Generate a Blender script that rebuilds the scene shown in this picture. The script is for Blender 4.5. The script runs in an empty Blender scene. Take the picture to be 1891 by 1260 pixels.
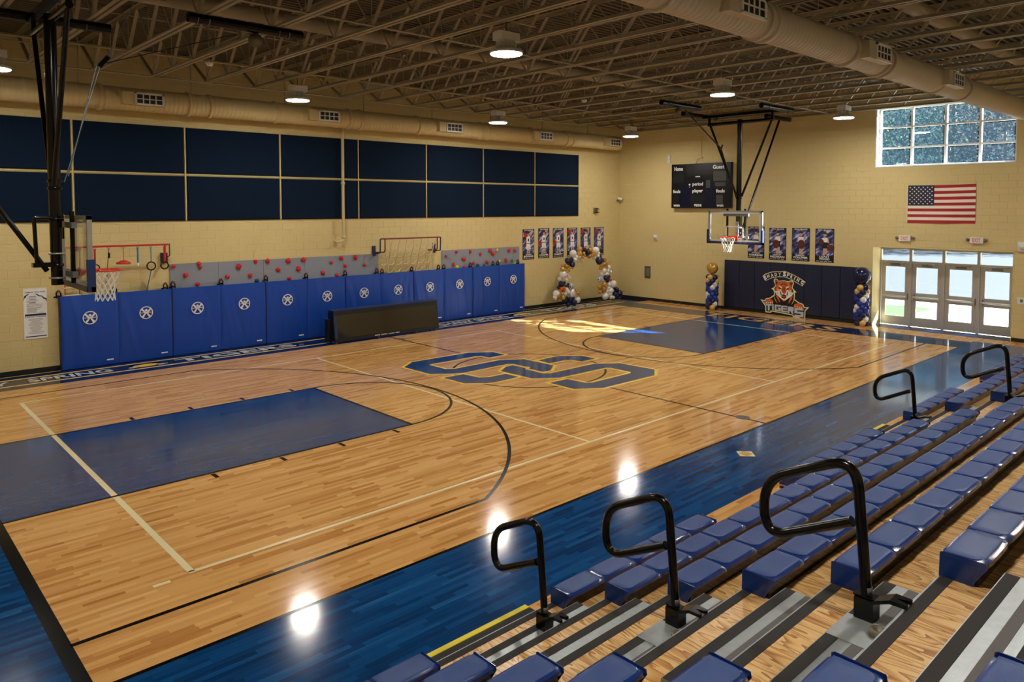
import bpy, bmesh, math, random
from mathutils import Vector, Matrix, noise
random.seed(7)
sc = bpy.context.scene
COL = sc.collection
PI = math.pi
# ------------------------------------------------------------------ camera
F_PX, W_PX, H_PX = 1370.318, 1891.0, 1260.0
CAM = Vector((-11.60231, -11.9274, 3.67307))
YAW, PITCH = 0.8224, -0.04898
cam_d = bpy.data.cameras.new('camera')
cam = bpy.data.objects.new('camera', cam_d)
COL.objects.link(cam)
cam_d.sensor_fit = 'HORIZONTAL'
cam_d.sensor_width = 36.0
cam_d.lens = F_PX / W_PX * 36.0
cam_d.shift_y = -181.06 / W_PX
cam_d.clip_end = 400
fwd = Vector((math.cos(YAW) * math.cos(PITCH), math.sin(YAW) * math.cos(PITCH), math.sin(PITCH)))
right = Vector((math.sin(YAW), -math.cos(YAW), 0))
up = right.cross(fwd)
M = Matrix((right, up, -fwd)).transposed().to_4x4()
M.translation = CAM
cam.matrix_world = M
sc.camera = cam
# ------------------------------------------------------------------ world, sun, exposure
SUN_DIR = Vector((-1.194, 1.38, -1.0)).normalized()
wd = bpy.data.worlds.new('sky')
sc.world = wd
wd.use_nodes = True
nt = wd.node_tree
sky = nt.nodes.new('ShaderNodeTexSky')
sky.sky_type = 'NISHITA'
sky.sun_disc = False
sky.sun_elevation = math.radians(28.7)
sky.sun_rotation = math.atan2(-SUN_DIR.x, -SUN_DIR.y)
nt.links.new(sky.outputs[0], nt.nodes['Background'].inputs[0])
nt.nodes['Background'].inputs[1].default_value = 0.42
sl = bpy.data.lights.new('sun', 'SUN')
sl.energy = 66.0
sl.angle = math.radians(0.53)
sl.color = (1.0, 0.97, 0.92)
sun = bpy.data.objects.new('sun', sl)
sun.rotation_euler = SUN_DIR.to_track_quat('-Z', 'Y').to_euler()
sun.location = (40, -45, 40)
COL.objects.link(sun)
LAMP = 188.0          # radiance of the high-bay lenses
sc.view_settings.view_transform = 'Standard'
sc.view_settings.look = 'None'
sc.view_settings.exposure = 0.0
sc.view_settings.gamma = 1.0
sc.view_settings.use_curve_mapping = False

# ------------------------------------------------------------------ material helpers
MATS = {}
def lin(c):
    return tuple(((v / 255) / 12.92 if v / 255 <= .04045 else ((v / 255 + .055) / 1.055) ** 2.4) for v in c) + (1.0,)
def newmat(name):
    m = bpy.data.materials.new(name)
    m.use_nodes = True
    MATS[name] = m
    return m, m.node_tree, m.node_tree.nodes['Principled BSDF']
def mat(name, rgb, rough=.5, metal=0.0, var=.06, scale=8.0, bump=0.0, spec=.5, coat=0.0, bscale=None):
    """procedural paint: colour with a fine mottled variation and optional relief"""
    m, t, b = newmat(name)
    N, L = t.nodes, t.links
    geo = N.new('ShaderNodeNewGeometry')
    no = N.new('ShaderNodeTexNoise'); no.inputs['Scale'].default_value = scale; no.inputs['Detail'].default_value = 3
    L.new(geo.outputs['Position'], no.inputs['Vector'])
    mx = N.new('ShaderNodeMix'); mx.data_type = 'RGBA'
    c = lin(rgb)
    mx.inputs[6].default_value = tuple(min(1, v * (1 - var)) for v in c[:3]) + (1,)
    mx.inputs[7].default_value = tuple(min(1, v * (1 + var)) for v in c[:3]) + (1,)
    L.new(no.outputs['Fac'], mx.inputs[0])
    L.new(mx.outputs[2], b.inputs['Base Color'])
    b.inputs['Roughness'].default_value = rough
    b.inputs['Metallic'].default_value = metal
    b.inputs['Specular IOR Level'].default_value = spec
    b.inputs['Coat Weight'].default_value = coat
    if bump:
        n2 = N.new('ShaderNodeTexNoise'); n2.inputs['Scale'].default_value = bscale or scale * 6
        L.new(geo.outputs['Position'], n2.inputs['Vector'])
        bp = N.new('ShaderNodeBump'); bp.inputs['Strength'].default_value = bump; bp.inputs['Distance'].default_value = .01
        L.new(n2.outputs['Fac'], bp.inputs['Height']); L.new(bp.outputs[0], b.inputs['Normal'])
    return m
def emit(name, rgb, s):
    m, t, b = newmat(name)
    b.inputs['Base Color'].default_value = (.8, .8, .8, 1)
    b.inputs['Emission Color'].default_value = lin(rgb)
    b.inputs['Emission Strength'].default_value = s
    return m
def math_n(N, L, op, a, b=None):
    n = N.new('ShaderNodeMath'); n.operation = op
    for i, v in enumerate((a, b)):
        if v is None: continue
        if isinstance(v, (int, float)): n.inputs[i].default_value = v
        else: L.new(v, n.inputs[i])
    return n.outputs[0]
def ramp(N, L, fac, stops):
    r = N.new('ShaderNodeValToRGB')
    e = r.color_ramp.elements
    while len(e) < len(stops): e.new(.5)
    for i, (p, c) in enumerate(stops):
        e[i].position = p; e[i].color = lin(c)
    L.new(fac, r.inputs[0])
    return r.outputs[0]
def plank(name, stops, rough=.16, streak=.5, strip=.057, length=.85, rvar=.08):
    """maple strip flooring running along X: every strip takes its own tone, with fine grain"""
    m, t, b = newmat(name)
    N, L = t.nodes, t.links
    geo = N.new('ShaderNodeNewGeometry')
    sp = N.new('ShaderNodeSeparateXYZ'); L.new(geo.outputs['Position'], sp.inputs[0])
    yr = math_n(N, L, 'DIVIDE', sp.outputs[1], strip)
    row = math_n(N, L, 'FLOOR', yr)
    w1 = N.new('ShaderNodeTexWhiteNoise'); w1.noise_dimensions = '1D'; L.new(row, w1.inputs['W'])
    xo = math_n(N, L, 'MULTIPLY', w1.outputs['Value'], 17.0)
    xs = math_n(N, L, 'DIVIDE', math_n(N, L, 'ADD', sp.outputs[0], xo), length)
    # uneven board lengths
    wob = math_n(N, L, 'MULTIPLY', math_n(N, L, 'SINE', math_n(N, L, 'MULTIPLY', xs, 2.3)), .33)
    col = math_n(N, L, 'FLOOR', math_n(N, L, 'ADD', xs, wob))
    cv = N.new('ShaderNodeCombineXYZ'); L.new(row, cv.inputs[0]); L.new(col, cv.inputs[1])
    w2 = N.new('ShaderNodeTexWhiteNoise'); w2.noise_dimensions = '2D'; L.new(cv.outputs[0], w2.inputs['Vector'])
    mp = N.new('ShaderNodeMapping'); mp.inputs['Scale'].default_value = (1.6, 55, 1)
    L.new(geo.outputs['Position'], mp.inputs['Vector'])
    no = N.new('ShaderNodeTexNoise'); no.inputs['Scale'].default_value = 1.0; no.inputs['Detail'].default_value = 4
    L.new(mp.outputs[0], no.inputs['Vector'])
    f = math_n(N, L, 'ADD', math_n(N, L, 'MULTIPLY', w2.outputs['Value'], 1 - streak * .5),
               math_n(N, L, 'MULTIPLY', math_n(N, L, 'SUBTRACT', no.outputs['Fac'], .5), streak * 1.2))
    f = math_n(N, L, 'ADD', f, streak * .25)
    L.new(ramp(N, L, f, stops), b.inputs['Base Color'])
    n2 = N.new('ShaderNodeTexNoise'); n2.inputs['Scale'].default_value = 1.3; n2.inputs['Detail'].default_value = 5
    L.new(geo.outputs['Position'], n2.inputs['Vector'])
    L.new(math_n(N, L, 'ADD', math_n(N, L, 'MULTIPLY', n2.outputs['Fac'], rvar), rough - rvar / 2), b.inputs['Roughness'])
    # faint cupping of each strip
    fr = math_n(N, L, 'SUBTRACT', math_n(N, L, 'FRACT', yr), .5)
    hgt = math_n(N, L, 'MULTIPLY', fr, fr)
    bp = N.new('ShaderNodeBump'); bp.inputs['Strength'].default_value = .035; bp.inputs['Distance'].default_value = .001
    L.new(hgt, bp.inputs['Height']); L.new(bp.outputs[0], b.inputs['Normal'])
    b.inputs['Specular IOR Level'].default_value = .38
    return m
def glass(name, tint=(1, 1, 1), refl=.08, rough=.0, haze=0.0):
    """thin pane: clear transmission with mirror reflection rising towards grazing angles"""
    m, t, b = newmat(name)
    N, L = t.nodes, t.links
    N.remove(b)
    tr = N.new('ShaderNodeBsdfTransparent'); tr.inputs[0].default_value = tint + (1,)
    gl = N.new('ShaderNodeBsdfGlossy'); gl.inputs['Roughness'].default_value = rough
    geo = N.new('ShaderNodeNewGeometry')
    dt = N.new('ShaderNodeVectorMath'); dt.operation = 'DOT_PRODUCT'
    L.new(geo.outputs['Incoming'], dt.inputs[0]); L.new(geo.outputs['Normal'], dt.inputs[1])
    cosv = math_n(N, L, 'ABSOLUTE', dt.outputs['Value'])
    sch = math_n(N, L, 'POWER', math_n(N, L, 'SUBTRACT', 1.0, cosv), 5.0)
    mx = N.new('ShaderNodeMixShader')
    L.new(math_n(N, L, 'ADD', math_n(N, L, 'MULTIPLY', sch, .9), refl), mx.inputs[0])
    clear = tr.outputs[0]
    if haze:      # blue haze over the view, put into the pane as a translucent tint
        tl = N.new('ShaderNodeBsdfTranslucent'); tl.inputs[0].default_value = (.35, .68, 1.0, 1)
        dm = N.new('ShaderNodeMixShader'); dm.inputs[0].default_value = haze
        L.new(tr.outputs[0], dm.inputs[1]); L.new(tl.outputs[0], dm.inputs[2]); clear = dm.outputs[0]
    L.new(clear, mx.inputs[1]); L.new(gl.outputs[0], mx.inputs[2])
    L.new(mx.outputs[0], N['Material Output'].inputs[0])
    return m

WALL = (212, 193, 137)
mat('wall_paint', WALL, .75, var=.05, scale=1.2, bump=.12, bscale=60)
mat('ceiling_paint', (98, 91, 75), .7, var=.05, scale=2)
mat('joist_paint', (162, 153, 130), .6, var=.05, scale=3)
mat('duct_paint', (208, 190, 140), .55, var=.04, scale=3)
mat('duct_grey', (186, 177, 156), .5, var=.04, scale=3)
plank('maple', [(0, (150, 96, 44)), (.1, (182, 124, 64)), (.4, (210, 156, 92)), (.8, (222, 172, 108)), (1, (232, 188, 128))], .11, length=.6, rvar=.05)
plank('blue_stain', [(0, (4, 40, 82)), (.4, (8, 62, 114)), (.8, (16, 78, 134)), (1, (42, 104, 156))], .11, streak=.6, length=.6, rvar=.05)
plank('lane_stain', [(0, (8, 48, 98)), (.5, (10, 60, 114)), (1, (20, 70, 124))], .12, streak=.35, length=.6, rvar=.05)
plank('navy_stain', [(0, (8, 22, 54)), (1, (18, 40, 84))], .11, rvar=.05)
mat('line_black', (5, 5, 6), .18, var=.2, scale=30, spec=.15)
mat('line_cream', (236, 222, 176), .25, var=.04, scale=20)
mat('gold', (248, 198, 52), .35, var=.06, scale=10)
mat('floor_gold', (238, 196, 108), .3, var=.06, scale=10)
mat('silver_print', (196, 200, 206), .35, var=.04)
mat('white_print', (238, 238, 236), .45, var=.03)
mat('black_print', (14, 14, 18), .45, var=.1)
mat('navy_print', (20, 36, 84), .45, var=.08)
mat('orange_print', (226, 104, 26), .45, var=.06)
mat('red_print', (196, 62, 22), .45, var=.06)
mat('yellow_print', (242, 204, 60), .45, var=.05)
mat('cream_print', (240, 236, 176), .45, var=.04)
mat('black_rubber', (16, 15, 15), .55, var=.15, scale=6)
mat('acoustic_fabric', (7, 26, 48), .95, var=.25, scale=60, bump=.25, bscale=300, spec=.2)
mat('black_steel', (5, 5, 6), .2, var=.1, spec=.35)
mat('grey_steel', (120, 122, 124), .4, metal=.7, var=.1, scale=12)
mat('galvanised', (168, 174, 176), .42, metal=.55, var=.16, scale=22)
mat('aluminium', (186, 188, 188), .34, metal=.85, var=.05)
mat('bronze_alum', (178, 176, 170), .4, metal=.3, var=.05)
mat('white_metal', (226, 226, 222), .4, var=.03)
mat('grip_black', (44, 41, 40), .85, var=.2, scale=120, bump=.3, bscale=500)
mat('grip_grey', (96, 92, 90), .75, var=.12, scale=90)
mat('yellow_vinyl', (226, 208, 18), .5, var=.05)
mat('seat_blue', (20, 50, 116), .2, var=.06, scale=5, spec=.55)
mat('seat_pad', (34, 68, 132), .36, var=.1, scale=14, bump=.25, bscale=420, spec=.5)
mat('mat_blue', (10, 68, 166), .38, var=.06, scale=3, bump=.08, bscale=140)
mat('mat_navy', (12, 24, 58), .5, var=.1, scale=4, bump=.1, bscale=150)
mat('pad_navy', (17, 26, 56), .5, var=.08, scale=4, bump=.06, bscale=160)
mat('climb_grey', (140, 146, 158), .8, var=.18, scale=70, bump=.3, bscale=160)
mat('hold_red', (196, 26, 34), .5, var=.15, scale=20)
mat('hold_yellow', (226, 206, 40), .5, var=.1, scale=20)
mat('hold_green', (16, 122, 66), .5, var=.1, scale=20)
mat('hold_teal', (14, 62, 96), .5, var=.1, scale=20)
mat('red_paint', (196, 30, 26), .35, var=.06)
mat('dark_red', (120, 22, 26), .4, var=.06)
mat('rope', (222, 206, 168), .8, var=.12, scale=60)
mat('net_white', (236, 232, 222), .8, var=.06, scale=60)
mat('cyan_strap', (30, 128, 168), .6, var=.08)
mat('orange_rim', (222, 52, 24), .35, var=.05)
mat('backboard_pad', (18, 44, 92), .45, var=.06)
mat('balloon_navy', (14, 24, 66), .2, var=.06, spec=.6)
mat('balloon_royal', (14, 52, 156), .2, var=.06, spec=.6)
mat('balloon_white', (232, 230, 226), .22, var=.03, spec=.6)
mat('balloon_gold', (206, 160, 82), .25, metal=.45, var=.05)
mat('balloon_tan', (218, 176, 98), .24, var=.05, spec=.6)
mat('balloon_orange', (228, 106, 22), .24, var=.08, scale=20, spec=.6)
mat('floor_tan', (222, 172, 108), .3, var=.06, scale=10)
mat('flag_red', (170, 24, 36), .7, var=.05)
mat('flag_white', (234, 226, 208), .7, var=.04)
mat('flag_blue', (26, 28, 62), .7, var=.08)
mat('board_black', (14, 15, 22), .3, var=.1)
mat('board_navy', (13, 16, 44), .3, var=.1)
mat('display_grey', (70, 72, 68), .35, var=.12, scale=40)
mat('display_dark', (24, 25, 27), .35, var=.12, scale=40)
mat('asphalt', (54, 60, 66), .9, var=.06, scale=.6)
mat('concrete', (206, 202, 192), .85, var=.05, scale=1.5)
mat('grass', (50, 72, 30), .9, var=.4, scale=9, bump=.6, bscale=30)
mat('bark', (92, 82, 72), .9, var=.25, scale=10)
mat('leaf_green', (34, 58, 38), .95, var=.4, scale=1.6, spec=.1)
mat('leaf_light', (78, 98, 36), .95, var=.3, scale=1.6, spec=.1)
mat('leaf_dark', (24, 44, 44), .95, var=.4, scale=1.6, spec=.1)
mat('leaf_autumn', (98, 80, 42), .95, var=.3, scale=1.6, spec=.1)
mat('leaf_rust', (66, 50, 48), .95, var=.3, scale=1.6, spec=.1)
mat('skin_print', (214, 160, 128), .5, var=.05)
mat('hair_print', (60, 36, 26), .5, var=.1)
mat('ball_print', (172, 26, 24), .5, var=.1)
mat('pom_print', (86, 38, 24), .5, var=.5, scale=60)
mat('exit_red', (238, 108, 84), .4, var=.03)
mat('mesh_grey', (120, 112, 92), .5, metal=.3, var=.3, scale=60)
glass('pane', (.90, .96, 1.0), .05)
glass('pane_hazy', (.90, .96, 1.0), .05, haze=.008)
glass('board_glass', (.97, .985, .98), .03)
emit('lamp_glow', (255, 249, 238), LAMP)
# plywood, grain running across the tiers (along Y)
m, t, b = newmat('plywood')
N, L = t.nodes, t.links
geo = N.new('ShaderNodeNewGeometry')
mp = N.new('ShaderNodeMapping'); mp.inputs['Scale'].default_value = (5.5, .8, 1.0)
L.new(geo.outputs['Position'], mp.inputs['Vector'])
no = N.new('ShaderNodeTexNoise'); no.inputs['Scale'].default_value = 1.6; no.inputs['Detail'].default_value = 2; no.inputs['Distortion'].default_value = .8
L.new(mp.outputs[0], no.inputs['Vector'])
wv = math_n(N, L, 'FRACT', math_n(N, L, 'MULTIPLY', no.outputs['Fac'], 8.0))
mp2 = N.new('ShaderNodeMapping'); mp2.inputs['Scale'].default_value = (60, 4, 1)
L.new(geo.outputs['Position'], mp2.inputs['Vector'])
n2 = N.new('ShaderNodeTexNoise'); n2.inputs['Scale'].default_value = 1.0
L.new(mp2.outputs[0], n2.inputs['Vector'])
ff = math_n(N, L, 'ADD', math_n(N, L, 'MULTIPLY', wv, .75), math_n(N, L, 'MULTIPLY', n2.outputs['Fac'], .3))
L.new(ramp(N, L, ff, [(0.08, (138, 84, 36)), (.3, (190, 136, 74)), (.55, (222, 178, 116)), (1, (236, 198, 138))]), b.inputs['Base Color'])
b.inputs['Roughness'].default_value = .3
# poster background: dark violet with pale streaks
m, t, b = newmat('poster_art')
N, L = t.nodes, t.links
geo = N.new('ShaderNodeNewGeometry')
mp = N.new('ShaderNodeMapping'); mp.inputs['Scale'].default_value = (1, 1, 1); mp.inputs['Rotation'].default_value = (.6, .6, .3)
L.new(geo.outputs['Position'], mp.inputs['Vector'])
mp3 = N.new('ShaderNodeMapping'); mp3.inputs['Scale'].default_value = (4, 4, 14)
L.new(mp.outputs[0], mp3.inputs['Vector'])
no = N.new('ShaderNodeTexNoise'); no.inputs['Scale'].default_value = 1.0; no.inputs['Detail'].default_value = 5
L.new(mp3.outputs[0], no.inputs['Vector'])
L.new(ramp(N, L, no.outputs['Fac'], [(.3, (10, 10, 24)), (.45, (32, 38, 92)), (.55, (92, 102, 158)), (.66, (214, 220, 238))]), b.inputs['Base Color'])
b.inputs['Roughness'].default_value = .35
# striped silver balloon
m, t, b = newmat('balloon_stripe')
N, L = t.nodes, t.links
geo = N.new('ShaderNodeNewGeometry')
wv = N.new('ShaderNodeTexWave'); wv.inputs['Scale'].default_value = 7.0; wv.inputs['Distortion'].default_value = 1.5
L.new(geo.outputs['Position'], wv.inputs['Vector'])
L.new(ramp(N, L, wv.outputs['Fac'], [(.35, (96, 112, 140)), (.6, (226, 228, 232))]), b.inputs['Base Color'])
b.inputs['Roughness'].default_value = .25

# ------------------------------------------------------------------ geometry helpers
class MB:
    """collects geometry (world or local coordinates) for ONE mesh object"""
    def __init__(s): s.v, s.f, s.m, s.mi, s.smooth = [], [], [], 0, []
    def add(s, vs, fs, smooth=False):
        o = len(s.v); s.v += [tuple(v) for v in vs]
        for f in fs: s.f.append([o + i for i in f]); s.m.append(s.mi); s.smooth.append(smooth)
        return s
    def box(s, x0, x1, y0, y1, z0, z1):
        vs = [(x, y, z) for z in (z0, z1) for y in (y0, y1) for x in (x0, x1)]
        return s.add(vs, [(0, 2, 3, 1), (4, 5, 7, 6), (0, 1, 5, 4), (2, 6, 7, 3), (0, 4, 6, 2), (1, 3, 7, 5)])
    def obox(s, c, size, mt=None):
        """box centred at c, rotated by 3x3 mt"""
        h = [v / 2 for v in size]; c = Vector(c)
        vs = []
        for z in (-1, 1):
            for y in (-1, 1):
                for x in (-1, 1):
                    p = Vector((x * h[0], y * h[1], z * h[2]))
                    vs.append(c + (mt @ p if mt else p))
        return s.add(vs, [(0, 2, 3, 1), (4, 5, 7, 6), (0, 1, 5, 4), (2, 6, 7, 3), (0, 4, 6, 2), (1, 3, 7, 5)])
    def tube(s, pts, r, n=8, closed=False, caps=True):
        pts = [Vector(p) for p in pts]; k = len(pts)
        rr = r if isinstance(r, (list, tuple)) else [r] * k
        up0 = None; rings = []
        for i in range(k):
            if closed: d = pts[(i + 1) % k] - pts[i - 1]
            else: d = (pts[min(i + 1, k - 1)] - pts[max(i - 1, 0)])
            d.normalize()
            if up0 is None:
                a = Vector((0, 0, 1)) if abs(d.z) < .9 else Vector((1, 0, 0))
                up0 = (a - d * a.dot(d)).normalized()
            else:
                up0 = (up0 - d * up0.dot(d)).normalized()
            e = d.cross(up0)
            rings.append([pts[i] + (up0 * math.cos(2 * PI * j / n) + e * math.sin(2 * PI * j / n)) * rr[i] for j in range(n)])
        vs = [p for q in rings for p in q]; fs = []
        for i in range(k if closed else k - 1):
            a, b_ = i * n, ((i + 1) % k) * n
            for j in range(n): fs.append((a + j, a + (j + 1) % n, b_ + (j + 1) % n, b_ + j))
        s.add(vs, fs, True)
        if caps and not closed:
            s.add(rings[0], [tuple(range(n - 1, -1, -1))]); s.add(rings[-1], [tuple(range(n))])
        return s
    def lathe(s, prof, c, n=20, ax='z'):
        """prof: (radius, height) pairs around an axis through c"""
        c = Vector(c); vs = []
        for r, h in prof:
            for j in range(n):
                a = 2 * PI * j / n
                x, y = r * math.cos(a), r * math.sin(a)
                vs.append(c + (Vector((x, y, h)) if ax == 'z' else Vector((h, x, y)) if ax == 'x' else Vector((x, h, y))))
        fs = []
        for i in range(len(prof) - 1):
            for j in range(n): fs.append((i * n + j, i * n + (j + 1) % n, (i + 1) * n + (j + 1) % n, (i + 1) * n + j))
        return s.add(vs, fs, True)
    def poly(s, pts, thick=None):
        """flat polygon of 3-D points, tessellated; thick = extrusion vector"""
        from mathutils.geometry import tessellate_polygon
        p = [Vector(q) for q in pts]
        tr = tessellate_polygon([p])
        s.add(p, [tuple(t_) for t_ in tr])
        if thick is not None:
            q = [a + Vector(thick) for a in p]; n = len(p)
            s.add(q, [tuple(t_) for t_ in tr])
            s.add(p + q, [(i, (i + 1) % n, n + (i + 1) % n, n + i) for i in range(n)])
        return s
    def mesh(s, name, mats):
        me = bpy.data.meshes.new(name)
        me.from_pydata(s.v, [], s.f)
        for m_ in (mats if isinstance(mats, (list, tuple)) else [mats]): me.materials.append(MATS[m_])
        me.polygons.foreach_set('material_index', s.m)
        me.polygons.foreach_set('use_smooth', s.smooth)
        bm = bmesh.new(); bm.from_mesh(me)
        bmesh.ops.recalc_face_normals(bm, faces=bm.faces)
        bm.to_mesh(me); bm.free()
        me.update()
        return me
    def build(s, name, mats, parent=None, **kw):
        return link(name, s.mesh(name, mats), parent, **kw)
def link(name, me, parent=None, loc=None, rot=None, scale=None, label=None, cat=None, group=None, kind=None, local=False):
    o = bpy.data.objects.new(name, me); COL.objects.link(o)
    if loc is not None: o.location = loc
    if rot is not None: o.rotation_euler = rot
    if scale is not None: o.scale = scale
    if parent is not None:
        o.parent = parent
        if not local: o.matrix_parent_inverse = parent_world(parent).inverted()
    tag(o, label, cat, group, kind)
    return o
def parent_world(p):
    m_ = Matrix.LocRotScale(p.location, p.rotation_euler, p.scale)
    if p.parent: m_ = parent_world(p.parent) @ p.matrix_parent_inverse @ m_
    return m_
def tag(o, label=None, cat=None, group=None, kind=None):
    if label: o['label'] = label
    if cat: o['category'] = cat
    if group: o['group'] = group
    if kind: o['kind'] = kind
    return o
def thing(name, label, cat, loc=(0, 0, 0), rotz=0, group=None):
    o = bpy.data.objects.new(name, None); COL.objects.link(o)
    o.location = loc; o.rotation_euler = (0, 0, rotz); o.empty_display_size = .2
    return tag(o, label, cat, group)
def copy_tree(o, parent=None):
    c = o.copy(); COL.objects.link(c)
    if parent is not None: c.parent = parent
    for ch in list(o.children): copy_tree(ch, c)
    return c
ORD = ['first', 'second', 'third', 'fourth', 'fifth', 'sixth', 'seventh', 'eighth', 'ninth', 'tenth', 'eleventh', 'twelfth',
       'thirteenth', 'fourteenth', 'fifteenth', 'sixteenth', 'seventeenth', 'eighteenth', 'nineteenth', 'twentieth', 'twenty-first', 'twenty-second']
# text: flat letters fitted to a box; axes give the plane
def text2d(txt, bold=0.0, spacing=1.0):
    cu = bpy.data.curves.new('lettering_curve', 'FONT')
    cu.body = txt; cu.offset = bold; cu.space_character = spacing; cu.resolution_u = 2
    ob = bpy.data.objects.new('lettering_curve', cu); COL.objects.link(ob)
    bpy.context.view_layer.update()
    dg = bpy.context.evaluated_depsgraph_get()
    me = bpy.data.meshes.new_from_object(ob.evaluated_get(dg))
    vs = [(v.co.x, v.co.y) for v in me.vertices]; fs = [tuple(p.vertices) for p in me.polygons]
    bpy.data.objects.remove(ob); bpy.data.curves.remove(cu); bpy.data.meshes.remove(me)
    x0 = min(v[0] for v in vs); x1 = max(v[0] for v in vs); y0 = min(v[1] for v in vs); y1 = max(v[1] for v in vs)
    return [((x - x0) / (x1 - x0), (y - y0) / (y1 - y0)) for x, y in vs], fs
def text_on(mb, txt, o, ux, uy, w, h, bold=.02, spacing=1.0):
    """fit the word into the box with corner o and axes ux*w, uy*h"""
    vs, fs = text2d(txt, bold, spacing)
    o, ux, uy = Vector(o), Vector(ux), Vector(uy)
    mb.add([o + ux * (x * w) + uy * (y * h) for x, y in vs], fs)
    return mb
def disc(mb, c, ux, uy, r0, r1=None, n=24):
    """flat disc or ring"""
    c, ux, uy = Vector(c), Vector(ux), Vector(uy)
    p = lambda r, j: c + ux * (r * math.cos(2 * PI * j / n)) + uy * (r * math.sin(2 * PI * j / n))
    if r1 is None: return mb.add([p(r0, j) for j in range(n)], [tuple(range(n))])
    return mb.add([p(r0, j) for j in range(n)] + [p(r1, j) for j in range(n)], [(j, (j + 1) % n, n + (j + 1) % n, n + j) for j in range(n)])

XE, YL, XD = 12.05, 7.145, 12.735       # far wall, left wall, door plane
XN, YR = -13.2, -13.6                   # near wall and wall behind the bleachers
ZC = 7.38                               # underside of the roof deck
# ================================================================== FLOOR
floor = MB().box(XN, XE, YR, YL, -.12, 0).build('floor', 'maple', kind='structure', label='glossy maple gym floor with navy borders and court lines')
LIFT = [0.0]
def paint(name, pts_or_mb, m_, z, label=None, parent=floor):
    if isinstance(pts_or_mb, MB): mb = pts_or_mb
    else: mb = MB().poly([(x, y, z) for x, y in pts_or_mb])
    return mb.build(name, m_, parent, label=label)
def rect(name, x0, x1, y0, y1, m_, z, label=None):
    return paint(name, [(x0, y0), (x1, y0), (x1, y1), (x0, y1)], m_, z, label)
HW, ATT, W2, XF, XB, YS, YK, XK = 4.38, 2.93, 1.723, 4.426, 10.2, 5.771, 4.993, 5.516
BSK, R3, R6 = 8.342, 5.688, 1.723
z1, z2, z3, z4, z5 = .0006, .0010, .0014, .0018, .0022
# stained borders
rect('border_panel', XN, XB + .6, -7.15, -YS, 'blue_stain', z1, 'blue stained border between court and bleachers')
rect('border_panel', XN, -XB, -YS, 5.65, 'blue_stain', z1, 'blue stained border behind the near baseline')
rect('border_panel', 10.0, 11.1, -YS, 5.65, 'navy_stain', z1, 'navy stained border behind the far baseline')
rect('border_panel', XB + .6, 11.3, -7.15, -YS, 'blue_stain', z1)
rect('border_panel', XN, XE - .02, 5.65, 7.0, 'navy_stain', z1, 'navy lettered border along the left wall')
rect('border_panel', XN, XE - .02, 7.06, YL, 'line_black', z1)
for y0, y1, mt in ((5.97, 6.06, 'floor_gold'), (6.62, 6.71, 'floor_gold'), (7.0, 7.025, 'line_cream')):
    rect('border_stripe', XN, 11.0, y0, y1, mt, z2)
# keys
for s in (-1, 1):
    rect('lane_panel', *sorted((s * XF, s * (XB if s < 0 else 10.0))), -W2, W2, 'lane_stain', z2, 'blue stained free throw lane at the ' + ('near' if s < 0 else 'far') + ' basket')
lw = .052
def line(name, x0, y0, x1, y1, w, m_, z):
    d = Vector((x1 - x0, y1 - y0)); d.normalize(); n = Vector((-d.y, d.x)) * (w / 2)
    return paint(name, [(x0 + n.x, y0 + n.y), (x1 + n.x, y1 + n.y), (x1 - n.x, y1 - n.y), (x0 - n.x, y0 - n.y)], m_, z)
def arc(name, cx, cy, r, a0, a1, w, m_, z, n=64):
    mb = MB(); vs = []; fs = []
    for i in range(n + 1):
        a = a0 + (a1 - a0) * i / n
        vs += [(cx + (r - w / 2) * math.cos(a), cy + (r - w / 2) * math.sin(a), z), (cx + (r + w / 2) * math.cos(a), cy + (r + w / 2) * math.sin(a), z)]
    for i in range(n): fs.append((2 * i, 2 * i + 1, 2 * i + 3, 2 * i + 2))
    return paint(name, mb.add(vs, fs), m_, z)
for s in (-1, 1):
    xb = XB if s < 0 else 10.0
    line('lane_line', s * XF, W2, s * xb, W2, lw, 'line_black', z4)
    line('lane_line', s * XF, -W2, s * xb, -W2, lw, 'line_black', z4)
    line('free_throw_line', s * XF, -W2, s * XF, W2, lw, 'line_black', z4)
    arc('free_throw_arc', s * XF, 0, R6, PI / 2, PI * 1.5, lw, 'line_black', z4) if s > 0 else arc('free_throw_arc', s * XF, 0, R6, -PI / 2, PI / 2, lw, 'line_black', z4)
    ak = math.asin(YK / R3)
    if s < 0: arc('three_point_arc', -BSK, 0, R3, -ak, ak, lw, 'line_black', z4)
    else: arc('three_point_arc', BSK, 0, R3, PI - ak, PI + ak, lw, 'line_black', z4)
    for y in (-YK, YK):
        line('three_point_line', s * (BSK - R3 * math.cos(ak)), y, s * XB, y, lw, 'line_black', z4)
    for x in (7.79, 6.8, 5.84, 4.84):
        for y in (-1, 1):
            rect('lane_mark', s * x - .03, s * x + .03, *sorted((y * 1.77, y * 1.95)), 'line_black', z4)
line('baseline', -XB - .05, -YS - .04, -XB - .05, 5.65, .12, 'line_black', z4)
line('sideline', XN, -YS, XB, -YS, .05, 'line_black', z4) if False else line('sideline', -XB - .1, -YS, XB, -YS, .045, 'line_black', z4)
line('center_line', 0, -YS, 0, -2.36, lw, 'line_black', z3)
line('center_line', 0, 5.65, 0, 2.45, lw, 'line_black', z3)
arc('center_circle', 0, 0, 1.72, 0, 2 * PI, lw, 'line_black', z2, 96)
vw = .05
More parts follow.
